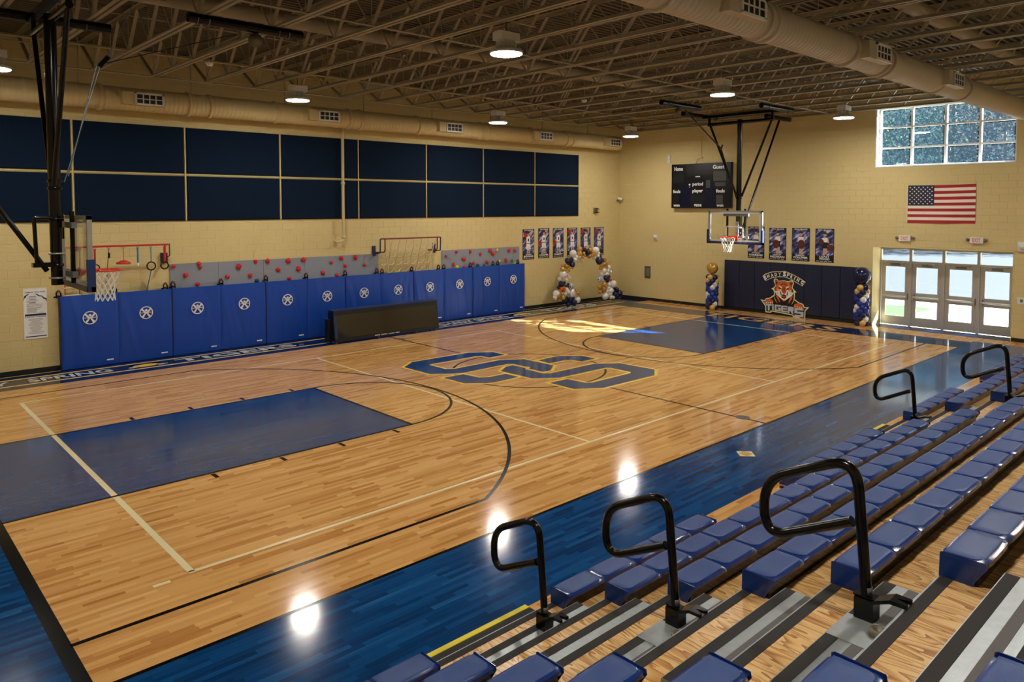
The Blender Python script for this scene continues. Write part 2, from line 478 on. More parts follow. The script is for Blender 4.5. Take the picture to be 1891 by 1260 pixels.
for x0, y0, x1, y1 in ((-9 - vw / 2, HW, 9, HW), (-9 - vw / 2, -HW, 9 + vw / 2, -HW), (-9, -HW, -9, HW), (9, -HW, 9, HW), (-ATT, -HW, -ATT, HW), (ATT, -HW, ATT, HW)):
    line('volleyball_line', x0, y0, x1, y1, vw if abs(x0 - x1) > .1 else .07 if x0 == -9 else vw, 'line_cream', z3)
rect('service_mark', -9.38, -9.22, -4.46, -4.41, 'line_cream', z3)
for y in (5.15, -5.3):
    mb = MB(); disc(mb, (0.04, y, z5), (1, 0, 0), (0, 1, 0), .13, n=20); paint('pole_socket_cover', mb, 'grey_steel', z5)
mb = MB(); mb.add([(-1.82, -6.33, z3), (-1.66, -6.49, z3), (-1.5, -6.33, z3), (-1.66, -6.17, z3)], [(0, 1, 2, 3)]); paint('socket_plate', mb, 'line_cream', z3)
mb = MB(); mb.box(-1.74, -1.58, -6.41, -6.25, z4, z5); paint('socket_plate', mb, 'maple', z3)
# centre logo: interlocked letters, gold outline under blue fill
LOGO = [
 [(-1.96, 2.08), (-1.5, 2.41), (.18, 2.38), (.69, 2.02), (.69, 1.57), (.18, 1.57), (.15, 1.86), (.02, 1.92), (-1.35, 1.92), (-1.4, 1.87), (-1.4, 1.28), (-1.22, 1.15), (.17, 1.17), (.66, .85), (.68, -.11), (.26, -.43), (.02, -.43), (.02, .03), (.16, .12), (.12, .24), (.11, .64), (.01, .73), (-1.34, .71), (-1.56, .8), (-1.95, 1.13)],
 [(-1.95, .62), (-1.42, .6), (-1.38, .12), (-1.2, 0), (-.72, 0), (-.71, -.41), (-1.44, -.42), (-1.59, -.37), (-1.94, -.06)],
 [(-.61, .28), (-.22, .53), (.0, .54), (0, .11), (-.11, .01), (-.07, -.02), (-.09, -.52), (.02, -.64), (1.51, -.64), (1.99, -.99), (2.03, -1.97), (1.56, -2.31), (-.13, -2.28), (-.62, -1.93), (-.61, -1.24), (-.09, -1.25), (-.06, -1.75), (.07, -1.83), (1.35, -1.83), (1.44, -1.76), (1.45, -1.19), (1.36, -1.1), (-.12, -1.06), (-.6, -.7)],
 [(.82, .53), (1.55, .55), (1.98, .19), (1.99, -.27), (1.48, -.27), (1.43, .03), (1.28, .11), (.78, .1)]]
for k, pl in enumerate(LOGO):
    n = len(pl); area = sum(pl[q][0] * pl[(q + 1) % n][1] - pl[(q + 1) % n][0] * pl[q][1] for q in range(n))
    sg = 1 if area > 0 else -1; out = []
    for i in range(n):      # mitred outward offset
        p0, p1, p2 = Vector(pl[i - 1]), Vector(pl[i]), Vector(pl[(i + 1) % n])
        d1, d2 = (p1 - p0).normalized(), (p2 - p1).normalized()
        n1, n2 = Vector((d1.y, -d1.x)) * sg, Vector((d2.y, -d2.x)) * sg
        m_ = (n1 + n2).normalized(); out.append(tuple(p1 + m_ * min(.12, .075 / max(.5, m_.dot(n1)))))
    paint('logo_outline', out, 'gold', z4 + .0001 * k)
    paint('logo_letter', pl, 'lane_stain', z5 + .0004)
# lettering along the left border and behind the far baseline
def border_word(txt, x0, x1, y0=6.13, y1=6.55):
    a = MB(); text_on(a, txt, (x0 - .03, y0 - .02, z3), (1, 0, 0), (0, 1, 0), x1 - x0 + .06, y1 - y0 + .04, .075); paint('border_word_edge', a, 'line_black', z3)
    a = MB(); text_on(a, txt, (x0, y0 + .03, z4), (1, 0, 0), (0, 1, 0), x1 - x0, y1 - y0 - .06, .03); paint('border_word', a, 'silver_print', z4)
border_word('SHADY', -10.6, -8.85); border_word('SPRING', -8.55, -6.95); border_word('TIGERS', -5.55, -2.5)
border_word('SHADY SPRING', 2.3, 5.1); border_word('TIGERS', 6.85, 9.6)
for cx in (-6.22, 5.75):
    a = MB(); disc(a, (cx, 6.36, z3), (1, 0, 0), (0, .62, 0), .36, n=18); disc(a, (cx - .26, 6.5, z3), (1, 0, 0), (0, 1, 0), .1, n=10); disc(a, (cx + .26, 6.5, z3), (1, 0, 0), (0, 1, 0), .1, n=10); paint('border_emblem', a, 'line_black', z3)
    a = MB(); disc(a, (cx, 6.33, z4), (1, 0, 0), (0, .5, 0), .29, n=18); paint('border_emblem', a, 'gold', z4)
    a = MB(); disc(a, (cx - .3, 6.25, z4), (1, 0, 0), (0, .7, 0), .1, n=10); disc(a, (cx + .3, 6.25, z4), (1, 0, 0), (0, .7, 0), .1, n=10); paint('border_emblem', a, 'silver_print', z4)
a = MB(); text_on(a, 'TIGERS', (10.12, 2.25, z3), (0, -1, 0), (1, 0, 0), 4.75, .82, .045, 1.05); paint('border_word_edge', a, 'black_print', z3)
a = MB(); text_on(a, 'TIGERS', (10.16, 2.2, z4), (0, -1, 0), (1, 0, 0), 4.65, .74, .012, 1.05); paint('border_word', a, 'floor_tan', z4)
# entry mat in the door recess
MB().box(XE - .05, XD - .06, -6.42, -2.8, -.12, .004).build('threshold_floor', 'navy_stain', floor)

# ================================================================== WALLS (painted block)
def block_wall(wall, fixed, axis, u0, u1, v1, holes, hidden, sgn, name='block'):
    """running-bond blocks standing proud of the backing; the 300 nearest visible ones are parts, the rest one part"""
    bw, bh, j = .406, .1905, .007
    rects = []
    for r in range(int(v1 / bh) + 1):
        za, zb = r * bh, min((r + 1) * bh, v1)
        k0 = int(math.floor(u0 / bw)) - 1
        for k in range(k0, int(u1 / bw) + 2):
            ua = k * bw + (r % 2) * bw / 2; ub = ua + bw
            segs = [(max(ua, u0), min(ub, u1))]
            for (ha, hb, hc, hd) in holes:
                if zb <= hc + .02 or za >= hd - .02: continue
                ns = []
                for a, b_ in segs:
                    if b_ <= ha or a >= hb: ns.append((a, b_)); continue
                    if a < ha: ns.append((a, ha))
                    if b_ > hb: ns.append((hb, b_))
                segs = ns
            for a, b_ in segs:
                if b_ - a > .03 and zb - za > .03: rects.append((a, b_, za, zb))
    def pos(a, z): return Vector((fixed, a, z)) if axis == 0 else Vector((a, fixed, z))
    def vis(q):
        a, z = (q[0] + q[1]) / 2, (q[2] + q[3]) / 2
        for (ha, hb, hc, hd) in hidden:
            if ha < a < hb and hc < z < hd: return False
        p = pos(a, z) - CAM; d = p.dot(fwd); x = p.dot(right) / d * F_PX
        y = -p.dot(up) / d * F_PX
        return d > 0 and abs(x) < 950 and -455 < y < 820
    full = [q for q in rects if abs(q[1] - q[0] - bw) < 1e-4 and abs(q[3] - q[2] - bh) < 1e-4 and vis(q)]
    full.sort(key=lambda q: (pos((q[0] + q[1]) / 2, (q[2] + q[3]) / 2) - CAM).length)
    pick = set(full[:300])
    dep = .004
    def five(mb, a, b_, za, zb, ox=0, oz=0):
        a, b_, za, zb = a + j / 2 - ox, b_ - j / 2 - ox, za + j / 2 - oz, zb - j / 2 - oz
        e = .003
        def P(u, w, d_): return (sgn * d_ + (0 if ox else fixed), u, w) if axis == 0 else (u, sgn * d_ + (0 if ox else fixed), w)
        vs = [P(a, za, dep), P(b_, za, dep), P(b_, zb, dep), P(a, zb, dep), P(a + e, za + e, 0), P(b_ - e, za + e, 0), P(b_ - e, zb - e, 0), P(a + e, zb - e, 0)]
        mb.add(vs, [(4, 5, 6, 7), (0, 1, 5, 4), (1, 2, 6, 5), (2, 3, 7, 6), (3, 0, 4, 7)])
    one = MB(); five(one, 0, bw, 0, bh, bw / 2, bh / 2)
    me = one.mesh(name, 'wall_paint')
    rest = MB()
    for q in rects:
        if q in pick:
            link(name, me, wall, loc=pos((q[0] + q[1]) / 2, (q[2] + q[3]) / 2))
        else: five(rest, *q)
    rest.build('block_field', 'wall_paint', wall, kind='stuff')
wall_left = MB().box(XN, XE + .3, YL + .004, YL + .3, 0, ZC + .2).build('wall_left', 'wall_paint', kind='structure', label='tan painted block wall with acoustic panels and climbing mats')
block_wall(wall_left, YL, 1, XN + .0, XE, ZC, [], [(-10, 9.6, 3.32, 5.65), (-7.8, 6.6, 0, 1.66), (-5.4, 6.45, 0, 2.27)], 1)
DO = (-6.45, -2.78, 0, 2.43)      # door opening (y0,y1,z0,z1)
WO = (-6.45, -2.78, 4.86, 6.69)   # window opening
mb = MB()
x0, x1 = XE + .004, XE + .3
mb.box(x0, x1, DO[1], YL + .3, 0, ZC + .2); mb.box(x0, x1, YR, DO[0], 0, ZC + .2)
mb.box(x0, x1, DO[0], DO[1], DO[3], WO[2]); mb.box(x0, x1, DO[0], DO[1], WO[3], ZC + .2)
mb.box(x0, x1, DO[0], WO[0], WO[2], WO[3]) if DO[0] < WO[0] else None
wall_far = mb.build('wall_far', 'wall_paint', kind='structure', label='tan painted block end wall with scoreboard, window and doors')
block_wall(wall_far, XE, 0, YR, YL, ZC, [DO, WO], [(-2.45, 2.32, 0, 1.8), (2.03, 4.53, 3.6, 5.26)], 1)
mb = MB(); mb.box(XE + .3, XD + .1, DO[1], DO[1] + .3, 0, 3.0); mb.box(XE + .3, XD + .1, DO[0] - .3, DO[0], 0, 3.0); mb.box(XE + .3, XD + .1, DO[0] - .3, DO[1] + .3, DO[3], 3.0)
mb.build('wall_recess', 'wall_paint', kind='structure', label='tan painted door recess in the end wall')
MB().box(XN, XE + .3, YR - .25, YR, 0, ZC + .2).build('wall_right', 'wall_paint', kind='structure')
MB().box(XN - .25, XN, YR - .25, YL + .3, 0, ZC + .2).build('wall_near', 'wall_paint', kind='structure')
for nm, b6 in (('baseboard_left', (XN, XE, YL - .012, YL, 0, .105)), ('baseboard_far', (XE - .012, XE, DO[1] + .02, YL - .012, 0, .105)), ('baseboard_right', (XE - .012, XE, YR, DO[0] - .02, 0, .105))):
    MB().box(*b6).build(nm, 'black_rubber', kind='structure')

# ================================================================== CEILING: fluted deck and bar joists
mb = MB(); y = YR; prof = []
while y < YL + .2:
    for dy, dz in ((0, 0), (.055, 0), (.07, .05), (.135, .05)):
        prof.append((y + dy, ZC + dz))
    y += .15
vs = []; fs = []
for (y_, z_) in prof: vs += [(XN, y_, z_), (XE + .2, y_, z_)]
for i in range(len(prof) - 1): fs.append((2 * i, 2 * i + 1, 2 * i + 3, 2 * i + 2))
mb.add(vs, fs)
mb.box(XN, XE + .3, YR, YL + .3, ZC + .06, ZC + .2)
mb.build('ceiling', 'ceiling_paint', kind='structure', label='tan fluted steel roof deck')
ZB = 6.6
JX = [11.84 - 1.19 * k for k in range(21)]
mb = MB()
for s in (-1, 1):        # paired angles of each chord
    mb.box(s * .014, s * .022, YR + 1.2, 6.05, 0, .065); mb.box(s * .014, s * .078, YR + 1.2, 6.05, 0, .008)
bot_me = mb.mesh('bottom_chord', 'joist_paint')
mb = MB()
for s in (-1, 1):
    mb.box(s * .014, s * .022, YR + .01, YL - .01, ZC - ZB - .07, ZC - ZB - .003); mb.box(s * .014, s * .075, YR + .01, YL - .01, ZC - ZB - .011, ZC - ZB - .003)
top_me = mb.mesh('top_chord', 'joist_paint')
mb = MB(); h = ZC - ZB
y = 6.0; k = 0
def bar(mb, a, b_, w, d):
    a, b_ = Vector(a), Vector(b_); dd = (b_ - a).normalized(); ex = Vector((1, 0, 0)); ey = dd.cross(ex)
    mt = Matrix((ex, dd, ey)).transposed()
    mb.obox((a + b_) / 2, (w, (b_ - a).length, d), mt)
while y > YR + 1.3:
    bar(mb, (0, y, .03), (0, y - .6, h - .03), .06, .026)
    bar(mb, (0, y - .6, h - .03), (0, y - 1.2, .03), .022, .022)
    if k % 1 == 0: bar(mb, (0, y, .03), (0, y, h - .03), .01, .01)
    y -= 1.2; k += 1
bar(mb, (0, 6.0, .03), (0, YL - .03, h - .04), .06, .04)
web_me = mb.mesh('web', 'joist_paint')
for k, x in enumerate(JX):
    t_ = thing('bar_joist', f'tan steel bar joist under the roof deck, {ORD[k]} from the end wall', 'joist', (x, 0, ZB), group='ceiling bar joists')
    for nm, me in (('bottom_chord', bot_me), ('top_chord', top_me), ('web', web_me)): link(nm, me, t_, local=True)
for y, z, lb in ((6.02, ZB + .01, 'thin bridging rod at the joist ends beside the left wall'), (3.4, ZB + .02, 'thin bridging rod crossing the joists left of centre'),
                 (3.3, ZC - .12, 'thin bridging rod high between the joist webs left of centre'), (-1.4, ZB + .02, 'thin bridging rod crossing the joists over midcourt'), (-6.0, ZB + .02, 'thin bridging rod crossing the joists beside the right duct')):
    MB().tube([(XN + .2, y, z), (XE - .1, y, z)], .018, 6).build('bridging_rod', 'joist_paint', label=lb, cat='rod', group='bridging rods')
for y, lb in ((.48, 'long tan pipe threaded through the joist webs over midcourt'), (-7.35, 'long tan pipe threaded through the joist webs over the bleachers')):
    t_ = thing('ceiling_pipe', lb, 'pipe', (0, y, 6.95))
    MB().tube([(XN + .2, y, 6.95), (XE - .2, y, 6.95)], .13, 14).build('pipe_run', 'joist_paint', t_)
    for x in range(-12, 12, 3): MB().lathe([(.131, -.02), (.142, -.02), (.142, .02), (.131, .02)], (x + .4, y, 6.95), 14, 'x').build('pipe_joint', 'joist_paint', t_)

# ================================================================== WINDOW and DOORS
WX = XE + .25
win = thing('window_1', 'wide white-framed high window with twelve panes showing trees', None, (WX, -4.6, WO[2])); tag(win, kind='structure')
ys = [-2.83, -3.74, -4.65, -5.53, -6.42]; zs = [4.91, 5.45, 6.07, 6.64]
MB().box(XE - .01, XE + .3, WO[0] + .001, WO[1] - .001, WO[2] + .001, WO[2] + .03).build('window_sill', 'white_metal', win)
mb = MB(); mb.box(XE + .01, XE + .3, WO[1] - .03, WO[1] - .001, WO[2], WO[3]); mb.box(XE + .01, XE + .3, WO[0] + .001, WO[0] + .03, WO[2], WO[3]); mb.box(XE + .01, XE + .3, WO[0], WO[1], WO[3] - .03, WO[3] - .001); mb.build('window_reveal', 'white_metal', win)
for k, y in enumerate(ys):
    w = .03 if 0 < k < 4 else .03
    MB().box(WX - .05, WX + .05, y - w, y + w, WO[2] + .03, WO[3] - .03).build('mullion', 'white_metal', win)
for k, z in enumerate(zs):
    MB().box(WX - .045, WX + .045, ys[-1], ys[0], z - .025, z + .025).build('transom_bar', 'white_metal', win)
for a in range(4):
    for c in range(3):
        MB().box(WX - .004, WX + .004, ys[a + 1] + .03, ys[a] - .03, zs[c] + .025, zs[c + 1] - .025).build('window_pane', 'pane_hazy', win)
fr = thing('door_frame', None, None, (XD, -4.6, 0)); tag(fr, 'aluminium entrance frame with four transom lights', None, kind='structure'); fr.name = 'trim_1'
dy = [-2.77, -3.655, -4.565, -5.475, -6.40]
for k, y in enumerate(dy):
    w = .038 if 0 < k < 4 else .03
    MB().box(XD - .06, XD + .06, y - w, y + w, 0, 2.40).build('frame_post', 'bronze_alum', fr)
for z in (1.975, 2.385): MB().box(XD - .055, XD + .055, dy[-1], dy[0], z - .03, z + .03).build('frame_rail', 'bronze_alum', fr)
for k in range(4): MB().box(XD - .004, XD + .004, dy[k + 1] + .038, dy[k] - .038, 2.005, 2.355).build('transom_pane', 'pane', fr)
for k in range(4):
    ya, yb = dy[k + 1] + .042, dy[k] - .042
    lb = ('leftmost glazed entrance door, beside the balloon column', 'second glazed entrance door from the left, with panic bar', 'third glazed entrance door from the left, with panic bar', 'rightmost glazed entrance door, beside the wall switch')[k]
    d = thing(f'door_{k + 1}', lb, None, (XD, (ya + yb) / 2, 0)); tag(d, kind='structure')
    st = .12
    for a, b_ in ((ya, ya + st), (yb - st, yb)): MB().box(XD - .025, XD + .025, a, b_, .012, 1.94).build('door_stile', 'bronze_alum', d)
    for za, zb in ((.012, .29), (.79, 1.04), (1.82, 1.94)): MB().box(XD - .024, XD + .024, ya + st, yb - st, za, zb).build('door_rail', 'bronze_alum', d)
    for za, zb in ((.29, .79), (1.04, 1.82)): MB().box(XD - .004, XD + .004, ya + st, yb - st, za, zb).build('door_pane', 'pane', d)
    hinge_left = k % 2 == 0     # viewer's left = +y; latch meets its neighbour
    ly = ya + .05 if hinge_left else yb - .05
    pb = MB().tube([(XD - .09, ya + .06, .915), (XD - .09, yb - .06, .915)], .026, 10).build('panic_bar', 'aluminium', d)
    MB().box(XD - .1, XD - .025, ly - .03, ly + .03, .83, 1.02).build('latch_case', 'aluminium', d)
    hy = yb - .1 if hinge_left else ya + .1
    c = MB().box(XD - .08, XD - .025, (ya + yb) / 2 - .13, (ya + yb) / 2 + .13, 1.86, 1.92).build('door_closer', 'grey_steel', d)
    MB().tube([(XD - .07, (ya + yb) / 2, 1.925), (XD - .16, (ya + yb) / 2 - .18, 1.93), (XD - .05, (ya + yb) / 2 - .3, 1.95)], .008, 6).build('closer_arm', 'grey_steel', c)

# ================================================================== OUTSIDE
MB().box(XD + .1, 240, -140, 140, -.35, -.05).build('ground', 'grass', label='grassy ground outside the gym', kind='structure')
MB().box(XD + .1, 21.5, -30, 20, -.05, -.02).build('walkway', 'concrete', label='sunlit pale concrete walkway outside the doors', cat='walkway')
MB().box(21.5, 57, -120, 120, -.05, -.03).build('parking_lot', 'asphalt', label='pale grey asphalt lot beyond the walkway', cat='pavement')
MB().poly([(17.3, -1.0, -.019), (17.7, -1.8, -.019), (17.6, -2.75, -.019), (16.0, -2.75, -.019), (14.8, -2.85, -.019), (14.6, -1.9, -.019), (15.6, 8, -.019), (17.3, 8, -.019)], (0, 0, .03)).build('lawn_patch', 'grass', label='small sunlit wedge of lawn beside the walkway', cat='lawn')
cp = thing('sun_block_canopy', 'added unseen flat canopy on posts, keeping sun off the entrance doors', 'canopy', (XD + 1.4, -5.7, 0))  # added out of view to block sun through the upper door glass
MB().box(XD + .1, XD + 2.6, -11.2, -.4, 2.72, 2.86).build('sun_block_roof', 'bronze_alum', cp)
for yy_ in (-11, -.6): MB().box(XD + 2.42, XD + 2.54, yy_ - .06, yy_ + .06, -.02, 2.72).build('sun_block_post', 'bronze_alum', cp)
# wooded hillside
vs = []; fs = []; nx, ny = 14, 24
for i in range(nx):
    for k in range(ny):
        x = 58 + i * 10; y = -90 + k * 10
        vs.append((x, y, -.06 + max(0, x - 60) * .3 + 1.2 * noise.noise((x * .05, y * .05, 0))))
for i in range(nx - 1):
    for k in range(ny - 1): fs.append((i * ny + k, i * ny + k + 1, (i + 1) * ny + k + 1, (i + 1) * ny + k))
MB().add(vs, fs, True).build('hillside', 'leaf_dark', label='dark wooded hillside beyond the lot', kind='structure')
def tree(x, y, z, hgt, rad, lm, lb, n=2200):
    t_ = thing('tree', lb, 'tree', (x, y, z), group='trees beyond the lot')
    mb = MB().tube([(x, y, z - .5), (x + .2, y + .1, z + hgt * .4), (x - .1, y + .3, z + hgt * .85)], [.28, .2, .06], 7)
    for k in range(5):
        a = random.uniform(0, 6.28); zz = z + hgt * random.uniform(.3, .6)
        mb.tube([(x, y, zz), (x + rad * .7 * math.cos(a), y + rad * .7 * math.sin(a), zz + hgt * .22)], [.1, .03], 5)
    mb.build('trunk', 'bark', t_)
    mb = MB()
    cl = [(random.uniform(-.75, .75) * rad, random.uniform(-.75, .75) * rad, hgt * random.uniform(.28, .95)) for _ in range(26)]
    for k in range(n):
        c = random.choice(cl); s = rad * .42
        p = Vector((x + c[0] + random.gauss(0, s * .55), y + c[1] + random.gauss(0, s * .55), z + c[2] + random.gauss(0, s * .45)))
        a = Vector((random.gauss(0, 1), random.gauss(0, 1), random.gauss(0, 1))).normalized(); b_ = a.orthogonal().normalized(); q = random.uniform(.1, .24)
        mb.add([p - a * q, p + b_ * q * .6, p + a * q, p - b_ * q * .6], [(0, 1, 2, 3)])
    mb.build('foliage', lm, t_)
TR = [(64, 36, 'leaf_green'), (66, 30, 'leaf_dark'), (64, 24.5, 'leaf_autumn'), (63, 20, 'leaf_light'), (67, 15.5, 'leaf_green'), (64, 11, 'leaf_dark'), (63, 6, 'leaf_rust'), (66, 1, 'leaf_green'), (64, -5, 'leaf_autumn'),
      (76, 40, 'leaf_dark'), (78, 33, 'leaf_green'), (76, 26, 'leaf_dark'), (77, 19, 'leaf_green'), (76, 12, 'leaf_autumn'), (78, 5, 'leaf_dark'), (76, -2, 'leaf_light'), (92, 42, 'leaf_green'), (92, 30, 'leaf_rust'), (93, 19, 'leaf_dark'), (92, 8, 'leaf_green')]
cn = {'leaf_green': 'mid-green leafy', 'leaf_dark': 'dark blue-green leafy', 'leaf_autumn': 'yellow-brown autumn', 'leaf_light': 'bright yellow-green', 'leaf_rust': 'rusty autumn'}
rowname = ('front row of the wooded hillside', 'middle row of the wooded hillside', 'back row of the wooded hillside')
cnt = {}
for (x, y, lm) in TR:
    rw = 0 if x < 70 else 1 if x < 85 else 2
    cnt[rw] = cnt.get(rw, 0) + 1
    tree(x, y, max(0, x - 60) * .3 - .3, random.uniform(11, 15), random.uniform(3.6, 4.8), lm, f'{cn[lm]} tree, {ORD[cnt[rw] - 1]} from the left in the {rowname[rw]}')
# ================================================================== BLEACHERS
Y0, Z0, DY, DZ = -7.591, .266, .600, .271
SW, SD, SH = .448, .2325, .149
AX = [(-8.485, -7.113), (-.393, .977)]            # aisles
SEC = [(-8.485 - 15 * SW, 'near'), (-7.113, 'middle'), (.977, 'far')]
NR = 8
XEND = .977 + 15 * SW
XST = XN + .1
def ty(k): return Y0 - DY * (k - 1)
def tz(k): return Z0 + DZ * (k - 1)
# one moulded seat (local: x along the row, y=0 front edge, back at -SD, z=0 on the deck)
def seat_mesh():
    mb = MB(); nx, ny = 10, 8; hx = SW / 2 - .0015
    def top(u, v):      # u across -1..1, v front 0..1 back
        e = .010 * max(0, (abs(u) - .82) / .18) ** 2 + .012 * max(0, (.14 - v) / .14) ** 2 + .009 * max(0, (v - .9) / .1) ** 2
        return SH - .004 - e - .006 * (1 - u * u) * math.sin(PI * v) + .004 * (1 - u * u)
    def back(u): return 1.0 - .07 * abs(u) ** 4
    g = []
    for j in range(ny + 1):
        for i in range(nx + 1):
            u = -1 + 2 * i / nx; v = j / ny
            g.append((u * hx, -v * SD * back(u), top(u, v)))
    fs = []
    for j in range(ny):
        for i in range(nx):
            a = j * (nx + 1) + i; fs.append((a, a + 1, a + nx + 2, a + nx + 1))
    mb.add(g, fs, True)
    # front skirt, sides and rear lip
    fl = [(-1 + 2 * i / nx) for i in range(nx + 1)]
    vs = [(u * hx, 0, top(u, 0)) for u in fl] + [(u * hx, .006, 0.0) for u in fl]
    mb.add(vs, [(i, i + 1, nx + 2 + i, nx + 1 + i) for i in range(nx)])
    vs = [(u * hx, -SD * back(u), top(u, 1)) for u in fl] + [(u * hx, -SD * back(u), top(u, 1) - .026) for u in fl] + [(u * hx, -SD * back(u) + .03, top(u, 1) - .03) for u in fl]
    mb.add(vs, [(i, i + 1, nx + 2 + i, nx + 1 + i) for i in range(nx)] + [(nx + 1 + i, nx + 2 + i, 2 * nx + 3 + i, 2 * nx + 2 + i) for i in range(nx)])
    # raised textured pad with rounded rear corners
    mb.mi = 1
    pts = []
    for i in range(9): pts.append((-.93 + 1.86 * i / 8, .07))
    for i in range(1, 10):
        a = i / 9 * PI / 2
        pts.append((.93 - .25 * (1 - math.cos(a)) if i else .93, .62 + .28 * math.sin(a)))
    for i in range(9, 0, -1):
        a = i / 9 * PI / 2
        pts.append((-.93 + .25 * (1 - math.cos(a)), .62 + .28 * math.sin(a)))
    cu, cv = 0, .45
    rim = [(u * hx, -v * SD * back(u), top(u, v) + .0005) for u, v in pts]
    rim2 = [((cu + (u - cu) * .97) * hx, -(cv + (v - cv) * .97) * SD * back(u), top(u * .97, v) + .003) for u, v in pts]
    n = len(pts)
    rings = [rim, rim2]
    for q in (.75, .5, .25):
        rings.append([((cu + (u - cu) * q) * hx, -(cv + (v - cv) * q) * SD * back(u * q), top(u * q, cv + (v - cv) * q) + .003) for u, v in pts])
    vs = [p for r in rings for p in r]; fs = []
    for r in range(len(rings) - 1):
        for i in range(n): fs.append((r * n + i, r * n + (i + 1) % n, (r + 1) * n + (i + 1) % n, (r + 1) * n + i))
    o = (len(rings) - 1) * n
    fs.append(tuple(range(o, o + n)))
    mb.add(vs, fs, True)
    return mb.mesh('seat', ['seat_blue', 'seat_pad'])
SEAT = seat_mesh()
def end_cap(s):
    mb = MB(); t_ = .006 * s
    pl = [(.004, 0), (.002, SH - .012), (-.012, SH - .004), (-SD + .01, SH - .006), (-SD + .004, SH - .034), (-.175, .03), (-.165, 0)]
    mb.poly([(0, y, z) for y, z in pl], (t_, 0, 0))
    ins = [(-.018, .018), (-.018, SH - .03), (-SD + .05, SH - .03), (-.15, .03), (-.145, .018)]
    mb.poly([(t_ * 1.2, y, z) for y, z in ins], (t_ * .3, 0, 0))
    return mb.mesh('end_cap', 'seat_blue')
CAPL, CAPR = end_cap(-1), end_cap(1)
def bench(k, x0, n, lb):
    y, z = ty(k), tz(k)
    t_ = thing('bench_row', lb, 'bench', (x0, y, z), group='blue moulded bleacher bench rows')
    MB().box(x0 + .01, x0 + n * SW - .01, y - SD + .045, y - .012, z + .001, z + SH - .035).build('bench_frame', 'black_steel', t_)
    for i in range(n): link('seat', SEAT, t_, loc=(x0 + (i + .5) * SW, y, z))
    link('end_cap', CAPL, t_, loc=(x0 + .002, y, z)); link('end_cap', CAPR, t_, loc=(x0 + n * SW - .002, y, z))
rown = ['front', 'second', 'third', 'fourth', 'fifth', 'sixth', 'seventh', 'eighth']
for k in range(1, NR + 1):
    # --- tier deck
    y, z = ty(k), tz(k)
    t_ = thing('bleacher_tier', f'plywood bleacher tier under the {rown[k - 1]} row of seats', 'bleacher', (0, y, z), group='bleacher tiers')
    runs = [(XST, XEND)] if k > 1 else [(XST, -7.113 + 5 * SW), (-7.113 + 9 * SW, .977 + 5 * SW), (.977 + 9 * SW, XEND)]
    for a, b_ in runs:
        MB().box(a, b_, y - DY - .03, y - .004, z - .02, z).build('deck_board', 'plywood', t_)
        MB().box(a, b_, y - .004, y + .004, z - .06, z + .002).build('nosing', 'galvanised', t_)
        MB().box(a, b_, y - .05, y - .02, 0 if k == 1 else tz(k - 1), z - .02).build('riser', 'black_steel', t_)
    for a, b_ in AX:
        MB().box(a + .001, b_ - .001, y - .068, y - .004, z, z + .003).build('grip_strip', 'grip_black', t_)
    # --- benches
    for si, (sx, sn) in enumerate(SEC):
        if si == 0:
            n = 4 if k < 7 else 5
            bench(k, -8.485 - n * SW, n, f'{rown[k - 1]}-row blue bench end left of the nearest aisle')
        elif k == 1:
            bench(1, sx, 5, f'front-row blue bench just right of the {"nearest" if si == 1 else "far"} aisle, before the gap')
            bench(1, sx + 9 * SW, 6, f'front-row blue bench beyond the gap in the {sn} section')
        else:
            bench(k, sx, 15, f'{rown[k - 1]}-row blue bench in the {sn} bleacher section')
# --- aisle half steps, floor steps
for ai, (a, b_) in enumerate(AX):
    an = ('nearest', 'far')[ai]
    for k in range(1, NR):
        y, z = ty(k) - .31, tz(k) + .1355
        t_ = thing('aisle_step', f'galvanised half step above the {rown[k - 1]} tier in the {an} aisle', 'step', ((a + b_) / 2, y, tz(k)), group='aisle half steps')
        a2, b2 = a + .012, b_ - .012
        ye = ty(k + 1) - .022 if False else ty(k + 1) + .006
        MB().box(a2, b2, ye, y, z - .02, z).build('step_tread', 'galvanised', t_)
        MB().box(a2, b2, y - .012, y, tz(k) + .001, z - .02).build('step_riser', 'galvanised', t_)
        MB().box(a2 + .004, b2 - .004, y - .07, y - .006, z, z + .003).build('grip_strip', 'grip_black', t_)
        if k >= 2: MB().box(a2 + .004, b2 - .004, y - .19, y - .138, z, z + .0025).build('grip_strip', 'grip_grey', t_)
    t_ = thing('floor_step', f'low step with yellow nosing at the foot of the {an} aisle', 'step', ((a + b_) / 2, -7.4, 0))
    MB().box(a + .02, b_ - .02, -7.58, -7.29, .02, .128).build('step_box', 'galvanised', t_)
    MB().box(a + .02, b_ - .02, -7.34, -7.286, .118, .134).build('yellow_nosing', 'yellow_vinyl', t_)
    MB().box(a + .02, b_ - .02, -7.43, -7.345, .128, .132).build('grip_strip', 'grip_black', t_)
